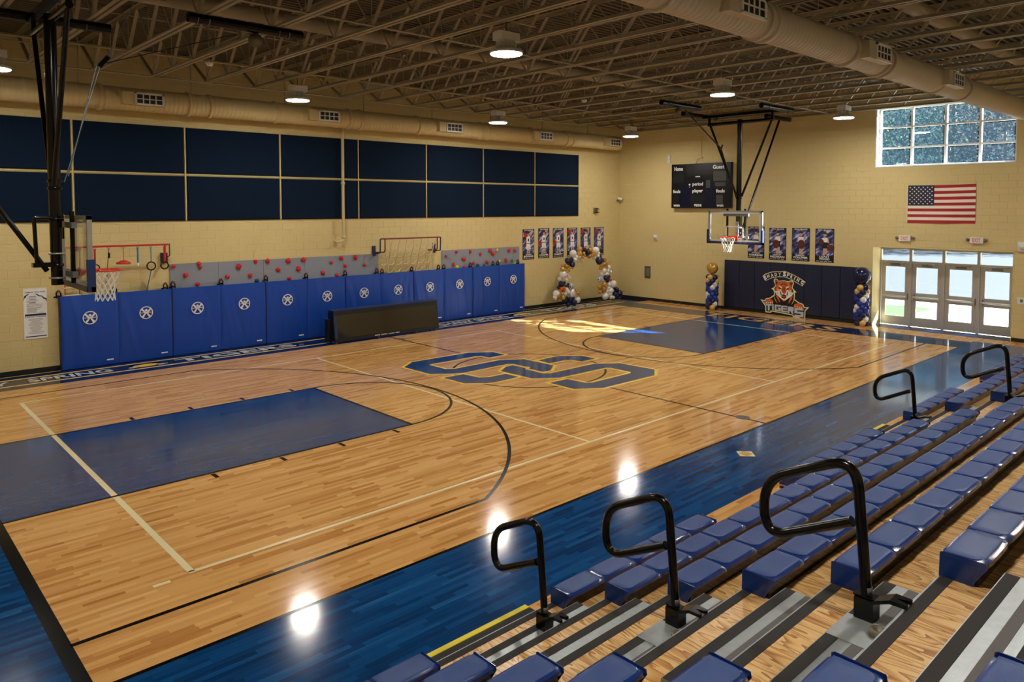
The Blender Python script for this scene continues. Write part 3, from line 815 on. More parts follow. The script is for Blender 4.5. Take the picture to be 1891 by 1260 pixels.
# --- handrails on the half steps
def bend(pts, r=.09, n=6):
    """round the corners of a polyline"""
    out = [Vector(pts[0])]
    for i in range(1, len(pts) - 1):
        p, a, b_ = Vector(pts[i]), Vector(pts[i - 1]), Vector(pts[i + 1])
        d1, d2 = (a - p), (b_ - p); rr = min(r, d1.length * .48, d2.length * .48)
        q0, q1 = p + d1.normalized() * rr, p + d2.normalized() * rr
        for j in range(n + 1):
            s = j / n; out.append((q0 * (1 - s) + p * s) * (1 - s) + (p * (1 - s) + q1 * s) * s)
    out.append(Vector(pts[-1])); return out
def rail_proto():
    mb = MB(); L_ = (0, 0, .11)
    pts = [(0, 0, .1), (0, .07, .845), (0, .60, .59), (0, .585, .245), (0, .085, .495)]
    mb.tube(bend(pts, .17, 9), .029, 12)
    rail = mb.mesh('handrail_tube', 'black_steel')
    mb = MB(); mb.box(-.045, .045, -.05, .05, 0, .115); mb.box(-.032, .032, -.065, .06, .115, .125)
    sock = mb.mesh('socket', 'black_steel')
    mb = MB(); mb.lathe([(.0, .12), (.027, .12), (.027, .17), (0, .17)], (0, 0, 0), 12); col = mb.mesh('collar', 'grey_steel')
    mb = MB()
    mb.poly([(-.045, -.04, .1), (.045, -.04, .1), (.05, -.13, .142), (.045, -.21, .142), (.022, -.21, .142), (.0, -.15, .142), (-.022, -.21, .142), (-.045, -.21, .142), (-.05, -.13, .142)], (0, 0, .02))
    foot = mb.mesh('foot_lever', 'black_steel')
    return rail, sock, col, foot
RP = rail_proto()
for ai, ks, dx in ((0, (1, 3, 5), -7.6), (1, (1, 3), .31)):
    for k in ks:
        lb = (('lowest', None, 'middle', None, 'topmost largest-looking')[k - 1] + ' black loop handrail in the nearest bleacher aisle') if ai == 0 else ('lower' if k == 1 else 'upper') + ' black loop handrail in the far bleacher aisle'
        t_ = thing('handrail', lb, 'handrail', (dx, ty(k) - .40, tz(k) + .138), group='bleacher handrails')
        for nm, me in zip(('handrail_tube', 'socket', 'collar', 'foot_lever'), RP): link(nm, me, t_, local=True)
    for k in ks[1:]:
        y, z = ty(k) - .31, tz(k) + .1355
        t_ = thing('rail_socket', f'empty worn rail socket on the half step beside the {"middle" if k == 3 else "topmost"} handrail' if ai == 0 else 'empty worn rail socket on the far aisle half step', 'socket', (dx - .17, y, z))
        MB().box(dx - .3, dx - .03, y - .27, y - .002, z + .0015, z + .0045).build('socket_plate', 'galvanised', t_)
        MB().lathe([(.0, 0), (.05, .0), (.045, .03), (.03, .034), (.026, .012), (0, .012)], (dx - .13, y - .2, z + .004), 12).build('socket_cup', 'mesh_grey', t_)

# ================================================================== DUCTS
def duct(name, lb, y, z, r, x0, x1, m_, rings, regs, side, endcap=False):
    t_ = thing(name, lb, 'duct', (0, y, z))
    mb = MB(); prof = []; x = x0
    while x < x1:      # spiral seams as faint ribs
        prof += [(r, x), (r, x + .09), (r + .003, x + .095), (r + .003, x + .10)]; x += .105
    prof.append((r, x1))
    if endcap: prof += [(r * .97, x1 + .06), (r * .85, x1 + .13), (r * .5, x1 + .19), (0.001, x1 + .21)]
    mb.lathe(prof, (0, y, z), 28, 'x'); mb.build('duct_pipe', m_, t_)
    for x in rings: MB().lathe([(r, -.03), (r + .032, -.035), (r + .032, .035), (r, .03)], (x, y, z), 28, 'x').build('duct_flange', m_, t_)
    for x in regs:
        w, h_, d0 = .32, .13, r * .75
        g = MB(); ys = side
        g.box(x - w - .25, x + w, *sorted((y + ys * d0, y + ys * (r + .1))), z - h_ - .02, z + h_ - .0)
        sd = g.build('register_boot', m_, t_)
        yy = y + ys * (r + .1)
        f = MB()
        for a, b_, c, d in ((x - w, x + w, z - h_ - .02, z - h_ + .02), (x - w, x + w, z + h_ - .04, z + h_), (x - w, x - w + .05, z - h_, z + h_), (x + w - .05, x + w, z - h_, z + h_)):
            f.box(a, b_, *sorted((yy, yy + ys * .02)), c, d)
        f.build('register_frame', 'white_metal', sd)
        MB().box(x - w + .04, x + w - .04, *sorted((yy + ys * .002, yy + ys * .006)), z - h_ + .02, z + h_ - .04).build('register_opening', 'display_dark', sd)
        f = MB()
        for q in (-1, 0, 1): f.box(x + q * .135 - .012, x + q * .135 + .012, *sorted((yy, yy + ys * .015)), z - h_ + .02, z + h_ - .04)
        f.box(x - w + .04, x + w - .04, *sorted((yy, yy + ys * .015)), z - .02, z)
        f.build('register_vane', 'white_metal', sd)
duct('air_duct', 'tan round air duct along the top of the left wall', 6.55, 6.12, .262, XN + .3, 11.15, 'duct_paint', [-8.9, -7.0, -5.1, -4.6, -2.9, -.75, -.4, 1.6, 4.1, 4.4, 6.4, 8.1, 8.4], [-6.05, -1.5, 2.8, 6.85, 10.6], -1, True)
duct('air_duct', 'large tan round air duct over the bleachers running to the window', -6.6, 6.25, .255, XN + .3, XE - .05, 'duct_grey', [-8.5, -6.5, -4.3, -2.05, -1.85, .75, 2.1, 2.3, 5.0, 6.6], [-2.75, 1.5, 5.4], -1, False)
# duct hangers
for x in (-10, -7.4, -5.0, -2.6, -.2, 2.2, 4.6, 7.0, 9.4):
    MB().box(x - .01, x + .01, 6.54, 6.56, 6.37, ZC - .002).build('duct_hanger', 'joist_paint', label=f'thin strap above the left duct, {ORD[(-10, -7.4, -5.0, -2.6, -.2, 2.2, 4.6, 7.0, 9.4).index(x)]} from the near end', cat='hanger', group='left duct hangers')

# ================================================================== HIGH-BAY LIGHTS
def lamp_meshes():
    d = []
    mb = MB(); mb.lathe([(.001, .10), (.10, .10), (.17, .075), (.262, .05), (.272, .02), (.272, .0), (.258, -.004), (.255, .012), (.001, .014)], (0, 0, 0), 32); d.append(('housing', mb.mesh('housing', 'white_metal')))
    mb = MB(); mb.lathe([(.035, .002), (.254, .002), (.25, -.012), (.035, -.014)], (0, 0, 0), 32); d.append(('lens', mb.mesh('lens', 'lamp_glow')))
    mb = MB(); mb.lathe([(.001, -.016), (.034, -.016), (.036, .004)], (0, 0, 0), 16); d.append(('sensor', mb.mesh('sensor', 'grey_steel')))
    mb = MB()
    for k in range(10):
        a = 2 * PI * k / 10; mb.obox((.12 * math.cos(a), .12 * math.sin(a), .14), (.1, .008, .1), Matrix.Rotation(a, 3, 'Z'))
    mb.lathe([(.075, .1), (.075, .2)], (0, 0, 0), 16); d.append(('heat_sink', mb.mesh('heat_sink', 'white_metal')))
    mb = MB(); mb.box(-.19, .19, -.12, .12, .2, .33); mb.box(-.2, .2, -.06, .06, .33, .345); d.append(('driver_box', mb.mesh('driver_box', 'white_metal')))
    mb = MB(); mb.tube([(0, 0, .34), (0, 0, .62)], .012, 8); mb.tube([(.14, 0, .34), (.05, 0, .62)], .004, 5); mb.tube([(-.14, 0, .34), (-.05, 0, .62)], .004, 5); d.append(('hanger_stem', mb.mesh('hanger_stem', 'grey_steel')))
    mb = MB(); mb.box(-.66, .66, -.02, .02, .53, .55); d.append(('mount_bar', mb.mesh('mount_bar', 'joist_paint')))
    return d
LM = lamp_meshes()
LROWS = [(4.2, 'left'), (-2.98, 'middle'), (-10.1, 'bleacher-side')]
for y, rn in LROWS:
    for k, x in enumerate((-9.27, -3.42, 3.05, 9.3)):
        yy = y + (.25 if (rn == 'left' and x > 0) else 0)
        t_ = thing('high_bay_light', f'glowing white high-bay lamp, {ORD[3 - k]} from the end wall in the {rn} row', 'light', (x, yy, 6.14), group='high-bay lamps')
        for nm, me in LM: link(nm, me, t_, local=True)

# ================================================================== LEFT WALL
seams = [-9.87, -7.435, -4.97, -2.478, -.055, 2.405, 4.77, 7.21, 9.56]
for c in range(8):
    for r, (za, zb) in enumerate(((3.345, 4.43), (4.51, 5.625))):
        a, b_ = seams[c] + .035, seams[c + 1] - .035
        lb = f'dark blue fabric acoustic panel, {ORD[7 - c]} from the far end of the {("lower", "upper")[r]} row'
        t_ = thing('acoustic_panel', lb, 'acoustic panel', ((a + b_) / 2, YL, za), group='acoustic wall panels')
        mb = MB(); d = .05; e = .012
        vs = [(a, YL, za), (b_, YL, za), (b_, YL, zb), (a, YL, zb), (a, YL - d + e, za), (b_, YL - d + e, za), (b_, YL - d + e, zb), (a, YL - d + e, zb), (a + e, YL - d, za + e), (b_ - e, YL - d, za + e), (b_ - e, YL - d, zb - e), (a + e, YL - d, zb - e)]
        mb.add(vs, [(8, 9, 10, 11), (0, 1, 5, 4), (1, 2, 6, 5), (2, 3, 7, 6), (3, 0, 4, 7), (4, 5, 9, 8), (5, 6, 10, 9), (6, 7, 11, 10), (7, 4, 8, 11)])
        mb.build('panel_core', 'acoustic_fabric', t_)
        mb = MB(); mb.box(a - .012, b_ + .012, YL - .03, YL - .001, za - .02, za); mb.build('panel_edge', 'black_steel', t_)
    MB().box(seams[c + 1] - .014, seams[c + 1] + .014, YL - .03, YL - .001, 3.33, 5.64).build(f'trim_{c + 2}', 'wall_paint', kind='structure')
MB().box(seams[0], seams[-1], YL - .028, YL - .001, 4.456, 4.484).build('trim_10', 'wall_paint', kind='structure')
# vertical drain pipe with branch
t_ = thing('drain_pipe', 'tan vertical pipe down the left wall past the acoustic panels', 'pipe', (-.64, 7.0, 2.7))
MB().tube([(-.64, 7.0, 5.9), (-.64, 7.0, 2.72)], .042, 14).build('pipe_run', 'duct_paint', t_)
for z in (4.34, 2.8): MB().lathe([(.043, -.03), (.06, -.03), (.06, .03), (.043, .03)], (-.64, 7.0, z), 14).build('coupling', 'duct_paint', t_)
MB().tube([(-.64, 7.0, 2.74), (-.72, 6.98, 2.68), (-.86, 6.98, 2.66), (-.98, 7.0, 2.72)], .034, 10).build('branch_pipe', 'duct_paint', t_)
MB().tube([(-.86, 6.98, 2.66), (-.86, 7.06, 2.66), (-.86, YL, 2.66)], .026, 10).build('wall_fitting', 'duct_paint', t_)

# climbing panels with bolted holds
def hold_mesh(seed, m_):
    rnd = random.Random(seed)
    bm = bmesh.new(); bmesh.ops.create_icosphere(bm, subdivisions=2, radius=1)
    for v in bm.verts:
        q = 1 + .35 * noise.noise(v.co * 1.4 + Vector((seed * 3.1, 0, 0)))
        v.co = Vector((v.co.x * q, v.co.y * q * .6 - .2, v.co.z * q * (.75 + .3 * rnd.random())))
    me = bpy.data.meshes.new('climbing_hold'); bm.to_mesh(me); bm.free()
    me.materials.append(MATS[m_])
    for p in me.polygons: p.use_smooth = True
    return me
HM = {c: [hold_mesh(i + 7 * j, 'hold_' + c) for i in range(3)] for j, c in enumerate(('red', 'yellow', 'green', 'teal'))}
HOLD = [(-5.31, 2.2), (-5.02, 1.97), (-4.7, 2.24), (-4.67, 2.15), (-4.74, 1.72), (-3.98, 1.86), (-3.68, 2.11), (-3.37, 1.86), (-3.22, 2.22), (-2.89, 2.22), (-2.6, 1.97), (-2.3, 2.2), (-2.0, 1.96), (-1.85, 2.2), (-1.26, 1.8), (-.98, 2.08), (-.67, 2.19), (-.54, 1.96), (-.2, 2.19), (.1, 1.95), (-2.28, 1.7), (-.81, 1.7)]
HOLD = [(x, z, 'red') for x, z in HOLD] + [(x, z, 'red') for x, z in [(3.15, 2.07), (3.58, 2.18), (3.88, 1.94), (3.46, 1.79), (4.17, 2.18), (4.61, 2.07), (4.9, 1.79), (4.3, 1.78), (5.04, 2.18), (5.17, 2.06), (5.77, 1.8), (5.91, 2.14), (6.19, 2.14), (3.9, 1.67)]]
HOLD += [(5.36, 2.18, 'yellow'), (5.49, 1.8, 'yellow'), (6.2, 1.68, 'yellow'), (3.6, 1.68, 'yellow'), (6.06, 1.78, 'green'), (4.47, 1.68, 'teal'), (4.76, 1.68, 'teal'), (-3.2, 1.7, 'teal')]
pe = [-5.39, -4.2, -3.0, -1.8, -.6, .6]; pe2 = [3.0, 4.17, 5.3, 6.44]
for gi, pl in enumerate((pe, pe2)):
    for c in range(len(pl) - 1):
        a, b_ = pl[c] + .003, pl[c + 1] - .003
        lb = f'speckled grey climbing panel, {ORD[c]} from the left ' + ('between rack and cargo net' if gi == 0 else 'right of the cargo net')
        t_ = thing('climbing_panel', lb, 'climbing wall', ((a + b_) / 2, YL, 0), group='climbing wall panels')
        MB().box(a, b_, YL - .03, YL - .001, .02, 2.26).build('climbing_board', 'climb_grey', t_)
        for (hx, hz, hc) in HOLD:
            if a <= hx < b_ + .006:
                rr = random.uniform(.05, .08)
                link('climbing_hold', random.choice(HM[hc]), t_, loc=(hx, YL - .045, hz), rot=(0, random.uniform(0, 6), 0), scale=(rr, rr, rr))
# blue folding floor mats hung in front of the wall
def mat_mesh(seed):
    rnd = random.Random(seed); mb = MB(); nx, nz = 28, 30; w, h = 1.192, 1.66
    cr = []
    for _ in range(3): cr.append((rnd.uniform(.1, .9), rnd.uniform(-.35, .35), rnd.uniform(.012, .022), rnd.choice((-1, 1))))
    def yy(u, v):
        d = .02 * math.sin(PI * u) ** .6 * math.sin(PI * min(1, v * 1.05)) + .025 * math.sin(PI * v)
        for (c, sl, a, s) in cr:
            q = (u - c - sl * (v - .5)) / .035
            d += s * a * math.exp(-q * q) * math.sin(PI * v) ** .5
        d -= .02 * (math.exp(-((u) / .02) ** 2) + math.exp(-((1 - u) / .02) ** 2))
        return -d
    vs = [(u * w / 1 - w / 2, yy(u, v) - .04, v * h) for v in [j / nz for j in range(nz + 1)] for u in [i / nx for i in range(nx + 1)]]
    fs = [(j * (nx + 1) + i, j * (nx + 1) + i + 1, (j + 1) * (nx + 1) + i + 1, (j + 1) * (nx + 1) + i) for j in range(nz) for i in range(nx)]
    mb.add(vs, fs, True)
    mb.box(-w / 2 + .002, w / 2 - .002, -.04, .0, .01, h - .004)
    return mb.mesh('mat_panel', 'mat_blue')
MM = [mat_mesh(3 + i) for i in range(5)]
def ring_emblem(c, r):
    """white ring with a spread-armed climber"""
    mb = MB(); ux, uz = (1, 0, 0), (0, 0, 1); cx, cy, cz = c
    disc(mb, c, ux, uz, r, r * .86, 28)
    P = lambda x, z: (cx + x * r, cy, cz + z * r)
    mb.poly([P(-.2, .12), P(.2, .12), P(.16, -.2), P(-.16, -.2)])
    for s in (-1, 1):
        mb.poly([P(s * .1, .14), P(s * .56, .68), P(s * .74, .48), P(s * .22, -.06)])
        mb.poly([P(s * .0, -.1), P(s * .42, -.78), P(s * .68, -.6), P(s * .22, -.04)])
    disc(mb, P(0, .38), ux, uz, r * .2, n=12)
    mb.poly([P(-.86, -.03), P(-.25, -.03), P(-.25, .06), P(-.86, .06)]); mb.poly([P(.25, -.03), P(.86, -.03), P(.86, .06), P(.25, .06)])
    return mb
mx0 = -7.8
for k in range(6):
    lb = f'blue folding wall mat with two white ring emblems, {ORD[k]} from the left'
    cx = mx0 + (k + .5) * 2.392
    t_ = thing('wall_mat', lb, 'mat', (cx, YL - .13, 0), group='blue folding wall mats')
    for q in (0, 1):
        px = mx0 + (2 * k + q + .5) * 1.196
        p_ = link('mat_panel', MM[(2 * k + q) % 5], t_, loc=(px, YL - .16 if False else 7.0, .012))
        ring_emblem((px - .02, 6.882, 1.15), .152).build('ring_emblem', 'white_print', p_)
        MB().box(px + .31, px + .45, 6.905, 6.908, .12, .15).build('mat_tag', 'white_print', p_)
    MB().box(mx0 + k * 2.392 - .004, mx0 + k * 2.392 + .012, 6.945, 7.1, .012, 1.67).build('mat_edge', 'mat_navy', t_)
# rope loops holding the mats
for i, (x, z) in enumerate([(-7.8, 1.66), (-6.66, 1.66), (-5.53, 1.68), (-5.35, 1.7), (-4.17, 1.69), (-2.97, 1.7), (-1.8, 1.69), (-.57, 1.69), (.5, 1.69), (.68, 1.67), (1.76, 1.67), (2.8, 1.67), (3.02, 1.67), (4.12, 1.67), (5.13, 1.67), (5.35, 1.67), (6.3, 1.67)]):
    t_ = thing('mat_strap', f'black and red hook strap on the mat tops, {ORD[i]} from the left', 'strap', (x, 7.06, z), group='mat straps')
    MB().tube([(x - .035, 7.05, z - .03), (x - .045, 7.05, z + .08), (x - .02, 7.05, z + .13), (x + .02, 7.05, z + .13), (x + .045, 7.05, z + .07), (x + .05, 7.05, z - .03)], .016, 8).build('strap_loop', 'black_steel', t_)
    MB().tube([(x - .028, 7.035, z + .09), (x, 7.03, z + .14), (x + .028, 7.035, z + .09)], .018, 8).build('hook_cap', 'dark_red', t_)
    MB().tube([(x - .1, 7.04, z - .01), (x - .03, 7.03, z + .02), (x + .05, 7.04, z + .005)], .02, 8).build('strap_tail', 'black_steel', t_)
# red hanging rack with its pieces
YR2 = 6.72
t_ = thing('hanging_rack', 'red steel rack bar on the left wall holding climbing grips', 'rack', (-6.5, YL, 2.7))
MB().tube([(-7.75, YR2, 2.77), (-5.55, YR2, 2.77)], .022, 10).build('rack_bar', 'red_paint', t_)
for x in (-7.72, -5.62): MB().tube(bend([(x, YR2, 2.77), (x, YR2, 2.36), (x + .1, YL - .02, 2.32)], .08), .022, 8).build('rack_leg', 'red_paint', t_)
MB().tube([(-5.52, YR2, 2.79), (-5.52, YR2, 2.5), (-5.5, YL, 2.4)], .012, 6).build('rack_stay', 'black_steel', t_)
MB().box(-5.6, -5.46, YL - .1, YL, 2.3, 2.55).build('wall_bracket', 'mat_navy', t_)
def torus(mb, c, r, rt, n=18, ax='y'):
    mb.tube([(c[0] + r * math.cos(2 * PI * i / n), c[1], c[2] + r * math.sin(2 * PI * i / n)) for i in range(n)], rt, 8, closed=True); return mb
def hung(name, lb, x, z_end, m_, r=.012):
    t_ = thing(name, lb, 'grip', (x, YR2, z_end), group='grips on the red rack')
    torus(MB(), (x, YR2, 2.745), .03, .006, 12).build('hook', 'grey_steel', t_)
    MB().tube([(x, YR2, 2.72), (x, YR2 if z_end > 1.9 else 7.06, z_end)], r, 8).build('strap', m_, t_)
    return t_
t_ = hung('hanging_grip', 'long red strap grip hanging behind the near backboard', -7.43, 2.3, 'red_paint', .022); MB().tube([(-7.43, YR2, 2.3), (-7.43, YR2, 2.12)], .035, 8).build('handle', 'red_paint', t_)
t_ = hung('hanging_grip', 'red strap with ring on the rack just right of the backboard', -7.13, 2.36, 'red_paint', .022); torus(MB(), (-7.11, YR2, 2.29), .07, .012).build('ring', 'black_steel', t_)
t_ = hung('hanging_grip', 'long dark rope hanging on the red rack behind the rim', -6.84, 1.72, 'mesh_grey', .01); MB().tube([(-6.84, YR2, 2.62), (-6.84, YR2, 2.5)], .022, 8).build('knot', 'black_steel', t_)
t_ = hung('hanging_grip', 'red disc grip hanging on the red rack', -6.54, 2.4, 'red_paint', .008); MB().lathe([(.001, .06), (.06, .05), (.16, 0), (.15, -.03), (.001, -.035)], (-6.54, YR2, 2.38), 16).build('disc', 'red_paint', t_)
t_ = hung('hanging_grip', 'short cyan strap with white tip on the red rack', -6.23, 2.36, 'cyan_strap', .02); MB().tube([(-6.23, YR2, 2.36), (-6.23, YR2, 2.29)], .022, 8).build('tip', 'white_print', t_)
t_ = hung('hanging_grip', 'black ring on a long cyan strap on the red rack', -5.94, 2.36, 'cyan_strap', .012); torus(MB(), (-5.94, YR2, 2.27), .095, .016, 22).build('ring', 'black_steel', t_); MB().tube([(-5.94, YR2, 2.18), (-5.95, 7.06, 1.66)], .01, 6).build('tail', 'cyan_strap', t_)
t_ = hung('hanging_grip', 'black ring on a red strap at the right end of the rack', -5.64, 2.36, 'red_paint', .02); torus(MB(), (-5.64, YR2, 2.27), .085, .016, 22).build('ring', 'black_steel', t_)
t_ = thing('rope_ladder', 'red rope ladder with wooden rungs under the near backboard', 'ladder', (-7.52, 7.05, 1.6))
for x in (-7.67, -7.38): MB().tube([(x, 7.05, 2.3), (x, 7.05, 1.4)], .012, 6).build('side_rope', 'red_paint', t_)
for k in range(5): MB().tube([(-7.69, 7.05, 1.5 + .17 * k), (-7.36, 7.05, 1.5 + .17 * k)], .018, 8).build('rung', 'rope', t_)
# cargo net frame
t_ = thing('cargo_net', 'white cargo net hanging from a dark red frame over the mats', 'net', (1.58, YL, 1.6))
MB().tube([(.48, 6.78, 2.72), (2.67, 6.78, 2.71)], .022, 10).build('top_bar', 'dark_red', t_)
for x in (.62, 2.56): MB().tube(bend([(x, 6.78, 2.72), (x, 6.78, 2.32), (x - .1, YL, 2.3)], .08), .02, 8).build('frame_leg', 'dark_red', t_)
for x in (.46, 2.69):
    MB().tube([(x, 6.78, 2.72), (x, 6.80, 2.3), (x, YL - .03, 2.26)], .02, 8).build('frame_side', 'navy_print', t_)
    MB().box(x - .06, x + .03, YL - .06, YL - .001, 2.2, 2.5).build('wall_plate', 'navy_print', t_)
mb = MB()
cols = [.62 + .268 * i for i in range(8)]
for i, x in enumerate(cols):
    pts = [(x, 6.78, 2.7)]
    for j in range(1, 9): pts.append((x + .018 * math.sin(j * 1.7 + i) + .035 * j * (1 if i == 0 else -.2 if i == 7 else 0), 6.78 + .042 * j, 2.7 - .135 * j))
    mb.tube(pts, .014, 6)
for r in range(4):
    for i in range(7):
        a = 2.42 - r * .24
        yn = 6.775 + (2.7 - a) * .311
        mb.tube([(cols[i], yn, a - .02), ((cols[i] + cols[i + 1]) / 2, yn - .01, a - .03), (cols[i + 1], yn, a + .11)], .014, 6)
mb.build('net', 'rope', t_)
# wall sign with rules
t_ = thing('rules_sign', 'white rules sign with purple bands on the left wall', 'sign', (-8.23, YL, .77))
sx0, sx1, sz0, sz1 = -8.455, -8.01, .765, 1.876
MB().box(sx0, sx1, YL - .012, YL - .001, sz0, sz1).build('sign_board', 'white_print', t_)
def on_left(mb, x0, z0, x1, z1, y): return mb.add([(x0, y, z0), (x1, y, z0), (x1, y, z1), (x0, y, z1)], [(0, 1, 2, 3)])
mb = MB(); yy = YL - .014; sw_, shh = sx1 - sx0, sz1 - sz0
S = lambda u, v: (sx0 + u * sw_, sz1 - v * shh)
for u0, v0, u1, v1 in ((.05, .505, .95, .545), (.05, .945, .95, .965)): (a, b_), (c, d) = S(u0, v1), S(u1, v0); on_left(mb, a, b_, c, d, yy)
pz = lambda L_: [(S(u, v)[0], yy, S(u, v)[1]) for u, v in L_]
mb.poly(pz([(.0, .22), (.04, .14), (.12, .125), (.22, .1), (.24, .11), (.12, .15), (.1, .175), (.04, .19), (.01, .24)]))
mb.poly(pz([(.45, .1), (.6, .115), (.66, .14), (.8, .155), (.88, .19), (.99, .21), (.99, .29), (.95, .235), (.85, .215), (.78, .17), (.64, .16), (.58, .135)]))
mb.build('purple_band', 'navy_print', t_)
mb = MB(); o = S(.07, .085); text_on(mb, 'CLIMBING WALL RULES', (o[0], yy, o[1]), (1, 0, 0), (0, 0, 1), sw_ * .86, .026, .03)
for u, v, w in ((.24, .165, .3), (.24, .225, .3), (.24, .29, .28)):
    (a, b_), (c, d) = S(u, v), S(u + w, v - .011); on_left(mb, a, b_, c, d, yy)
o = S(.12, .355); text_on(mb, 'SUPERVISION GUIDELINES', (o[0], yy, o[1]), (1, 0, 0), (0, 0, 1), sw_ * .66, .016, .02)
o = S(.06, .575); text_on(mb, 'RULES AND GUIDELINES', (o[0], yy, o[1]), (1, 0, 0), (0, 0, 1), sw_ * .88, .022, .03)
mb.build('sign_heading', 'navy_print', t_, kind='stuff')
mb = MB(); rnd = random.Random(4)
for v in [.18, .195, .24, .255, .27, .305, .32] + [.375 + .013 * i for i in range(9)] + [.6 + .0165 * i for i in range(19)]:
    u = .14 if v < .5 else .5 - rnd.uniform(.15, .34)
    u1 = u + rnd.uniform(.35, .72) if v < .5 else 1 - u
    (a, b_), (c, d) = S(u, v + .004), S(min(u1, .93), v); on_left(mb, a, b_, c, d, yy)
mb.build('fine_print', 'display_grey', t_, kind='stuff')

# ------------------------------------------------------------------ posters
def poster(o, ux, nrm, w, h, pose, last, first, lb, cat='poster', cheer=False):
    """o = lower-left corner on the wall (viewer's left); ux = viewer's right; nrm = out of the wall"""
    o, ux, nrm = Vector(o), Vector(ux), Vector(nrm); uz = Vector((0, 0, 1))
    c0 = o + ux * (w / 2)
    t_ = thing('player_poster', lb, cat, tuple(c0), group='player posters')
    P = lambda u, v, k=1: o + ux * (u * w) + uz * (v * h) + nrm * (.0055 + .0015 * k)
    b_ = MB(); vs = [o, o + ux * w, o + ux * w + uz * h, o + uz * h]
    b_.add(vs + [v + nrm * .004 for v in vs], [(4, 5, 6, 7), (0, 1, 5, 4), (1, 2, 6, 5), (2, 3, 7, 6), (3, 0, 4, 7)])
    b_.build('poster_sheet', 'black_print', t_)
    MB().poly([P(.03, .2, 0), P(.97, .2, 0), P(.97, .95, 0), P(.03, .95, 0)]).build('poster_background', 'poster_art', t_)
    def shape(name, m_, polys, discs=(), k=1):
        for pl in polys: MB().poly([P(u, v, k) for u, v in pl]).build(name, m_, t_)
        for (u, v, r, q) in discs: disc(MB(), P(u, v, k), ux, uz * q, r * w, n=16).build(name, m_, t_)
    fx = .5 + pose * .06
    if not cheer:
        shape('figure_skin', 'skin_print', [[(fx - .2, .42), (fx - .12, .42), (fx - .1, .75), (fx - .2, .72)], [(fx + .1, .72), (fx + .3, .82), (fx + .34, .9), (fx + .26, .9), (fx + .2, .82), (fx + .06, .76)], [(fx - .13, .2), (fx - .05, .2), (fx - .03, .4), (fx - .14, .4)], [(fx + .04, .2), (fx + .12, .2), (fx + .14, .4), (fx + .04, .4)], [(fx - .04, .74), (fx + .05, .74), (fx + .05, .8), (fx - .04, .8)]], [(fx, .84, .1, 1.25)], 1)
        shape('figure_hair', 'hair_print', [[(fx - .1, .855), (fx + .1, .855), (fx + .09, .9), (fx, .915), (fx - .09, .9)]], (), 2)
        shape('figure_jersey', 'white_print', [[(fx - .16, .53), (fx + .15, .53), (fx + .15, .74), (fx + .06, .77), (fx - .06, .77), (fx - .16, .74)], [(fx - .2, .34), (fx - .01, .34), (fx + .0, .44), (fx + .02, .34), (fx + .2, .34), (fx + .15, .52), (fx - .16, .52)]], (), 2)
        shape('figure_trim', 'black_print', [[(fx - .16, .515), (fx + .15, .515), (fx + .15, .535), (fx - .16, .535)], [(fx - .05, .6), (fx + .05, .6), (fx + .05, .69), (fx - .05, .69)]], (), 3)
        bx, bz = ((.26, .8), (.16, .5), (.14, .52), (.22, .88), (.16, .88), (.2, .86))[int(abs(pose * 10)) % 6]
        shape('ball', 'ball_print', [], [(bx, bz, .15, 1.0)], 4)
    else:
        shape('figure_skin', 'skin_print', [[(fx - .24, .58), (fx - .16, .58), (fx - .1, .72), (fx - .18, .72)], [(fx + .16, .58), (fx + .24, .58), (fx + .18, .72), (fx + .1, .72)], [(fx - .1, .2), (fx + .0, .2), (fx + .06, .45), (fx - .08, .45)], [(fx + .02, .22), (fx + .14, .3), (fx + .1, .46), (fx + .02, .46)]], [(fx, .83, .1, 1.15)], 1)
        shape('figure_hair', 'hair_print', [[(fx - .12, .76), (fx - .1, .88), (fx, .92), (fx + .1, .88), (fx + .12, .76), (fx + .08, .84), (fx - .08, .84)]], (), 2)
        shape('figure_jersey', 'white_print', [[(fx - .15, .6), (fx + .15, .6), (fx + .14, .72), (fx + .05, .74), (fx - .05, .74), (fx - .14, .72)]], (), 2)
        shape('figure_skirt', 'black_print', [[(fx - .15, .42), (fx + .15, .42), (fx + .13, .6), (fx - .13, .6)]], (), 2)
        pm = ([(fx - .02, .53, .0, 1)], [(fx - .1, .5, .2, 1.2)], [(fx + .02, .51, .2, 1.25)], [(fx - .2, .6, .15, 1.15), (fx + .32, .44, .19, .9)])[int(abs(pose * 10)) % 4]
        shape('pompom', 'pom_print', [], [q for q in pm if q[2] > 0], 3)
    text_on(MB(), '8TH GRADE', P(.14, .945, 5), ux, uz, w * .72, h * .035, .03).build('lettering', 'white_print', t_); mb = MB()
    if last: text_on(mb, last, P(.09 if len(last) > 4 else .22, .075, 5), ux, uz, w * (.82 if len(last) > 4 else .56 if len(last) > 1 else .16), h * .06, .04)
    if first: text_on(mb, first, P(.24, .148, 5), ux, uz, w * .5, h * .045, .03)
    for i in range(20):
        if i % 5 != 4: mb.poly([P(.06 + i * .044, .028, 5), P(.06 + i * .044 + .034, .028, 5), P(.06 + i * .044 + .034, .044, 5), P(.06 + i * .044, .044, 5)])
    mb.build('lettering', 'white_print', t_, kind='stuff')
PX = [(6.62, 1.775, 'BOGGS', 'CADEN', 0), (7.405, 1.795, 'COOPER', 'AUSTIN', .1), (8.17, 1.785, 'CHRISTY', 'JACE', .2), (8.935, 1.785, 'W', '', .3), (9.7, 1.775, '', '', .4), (10.485, 1.775, '', '', .5)]
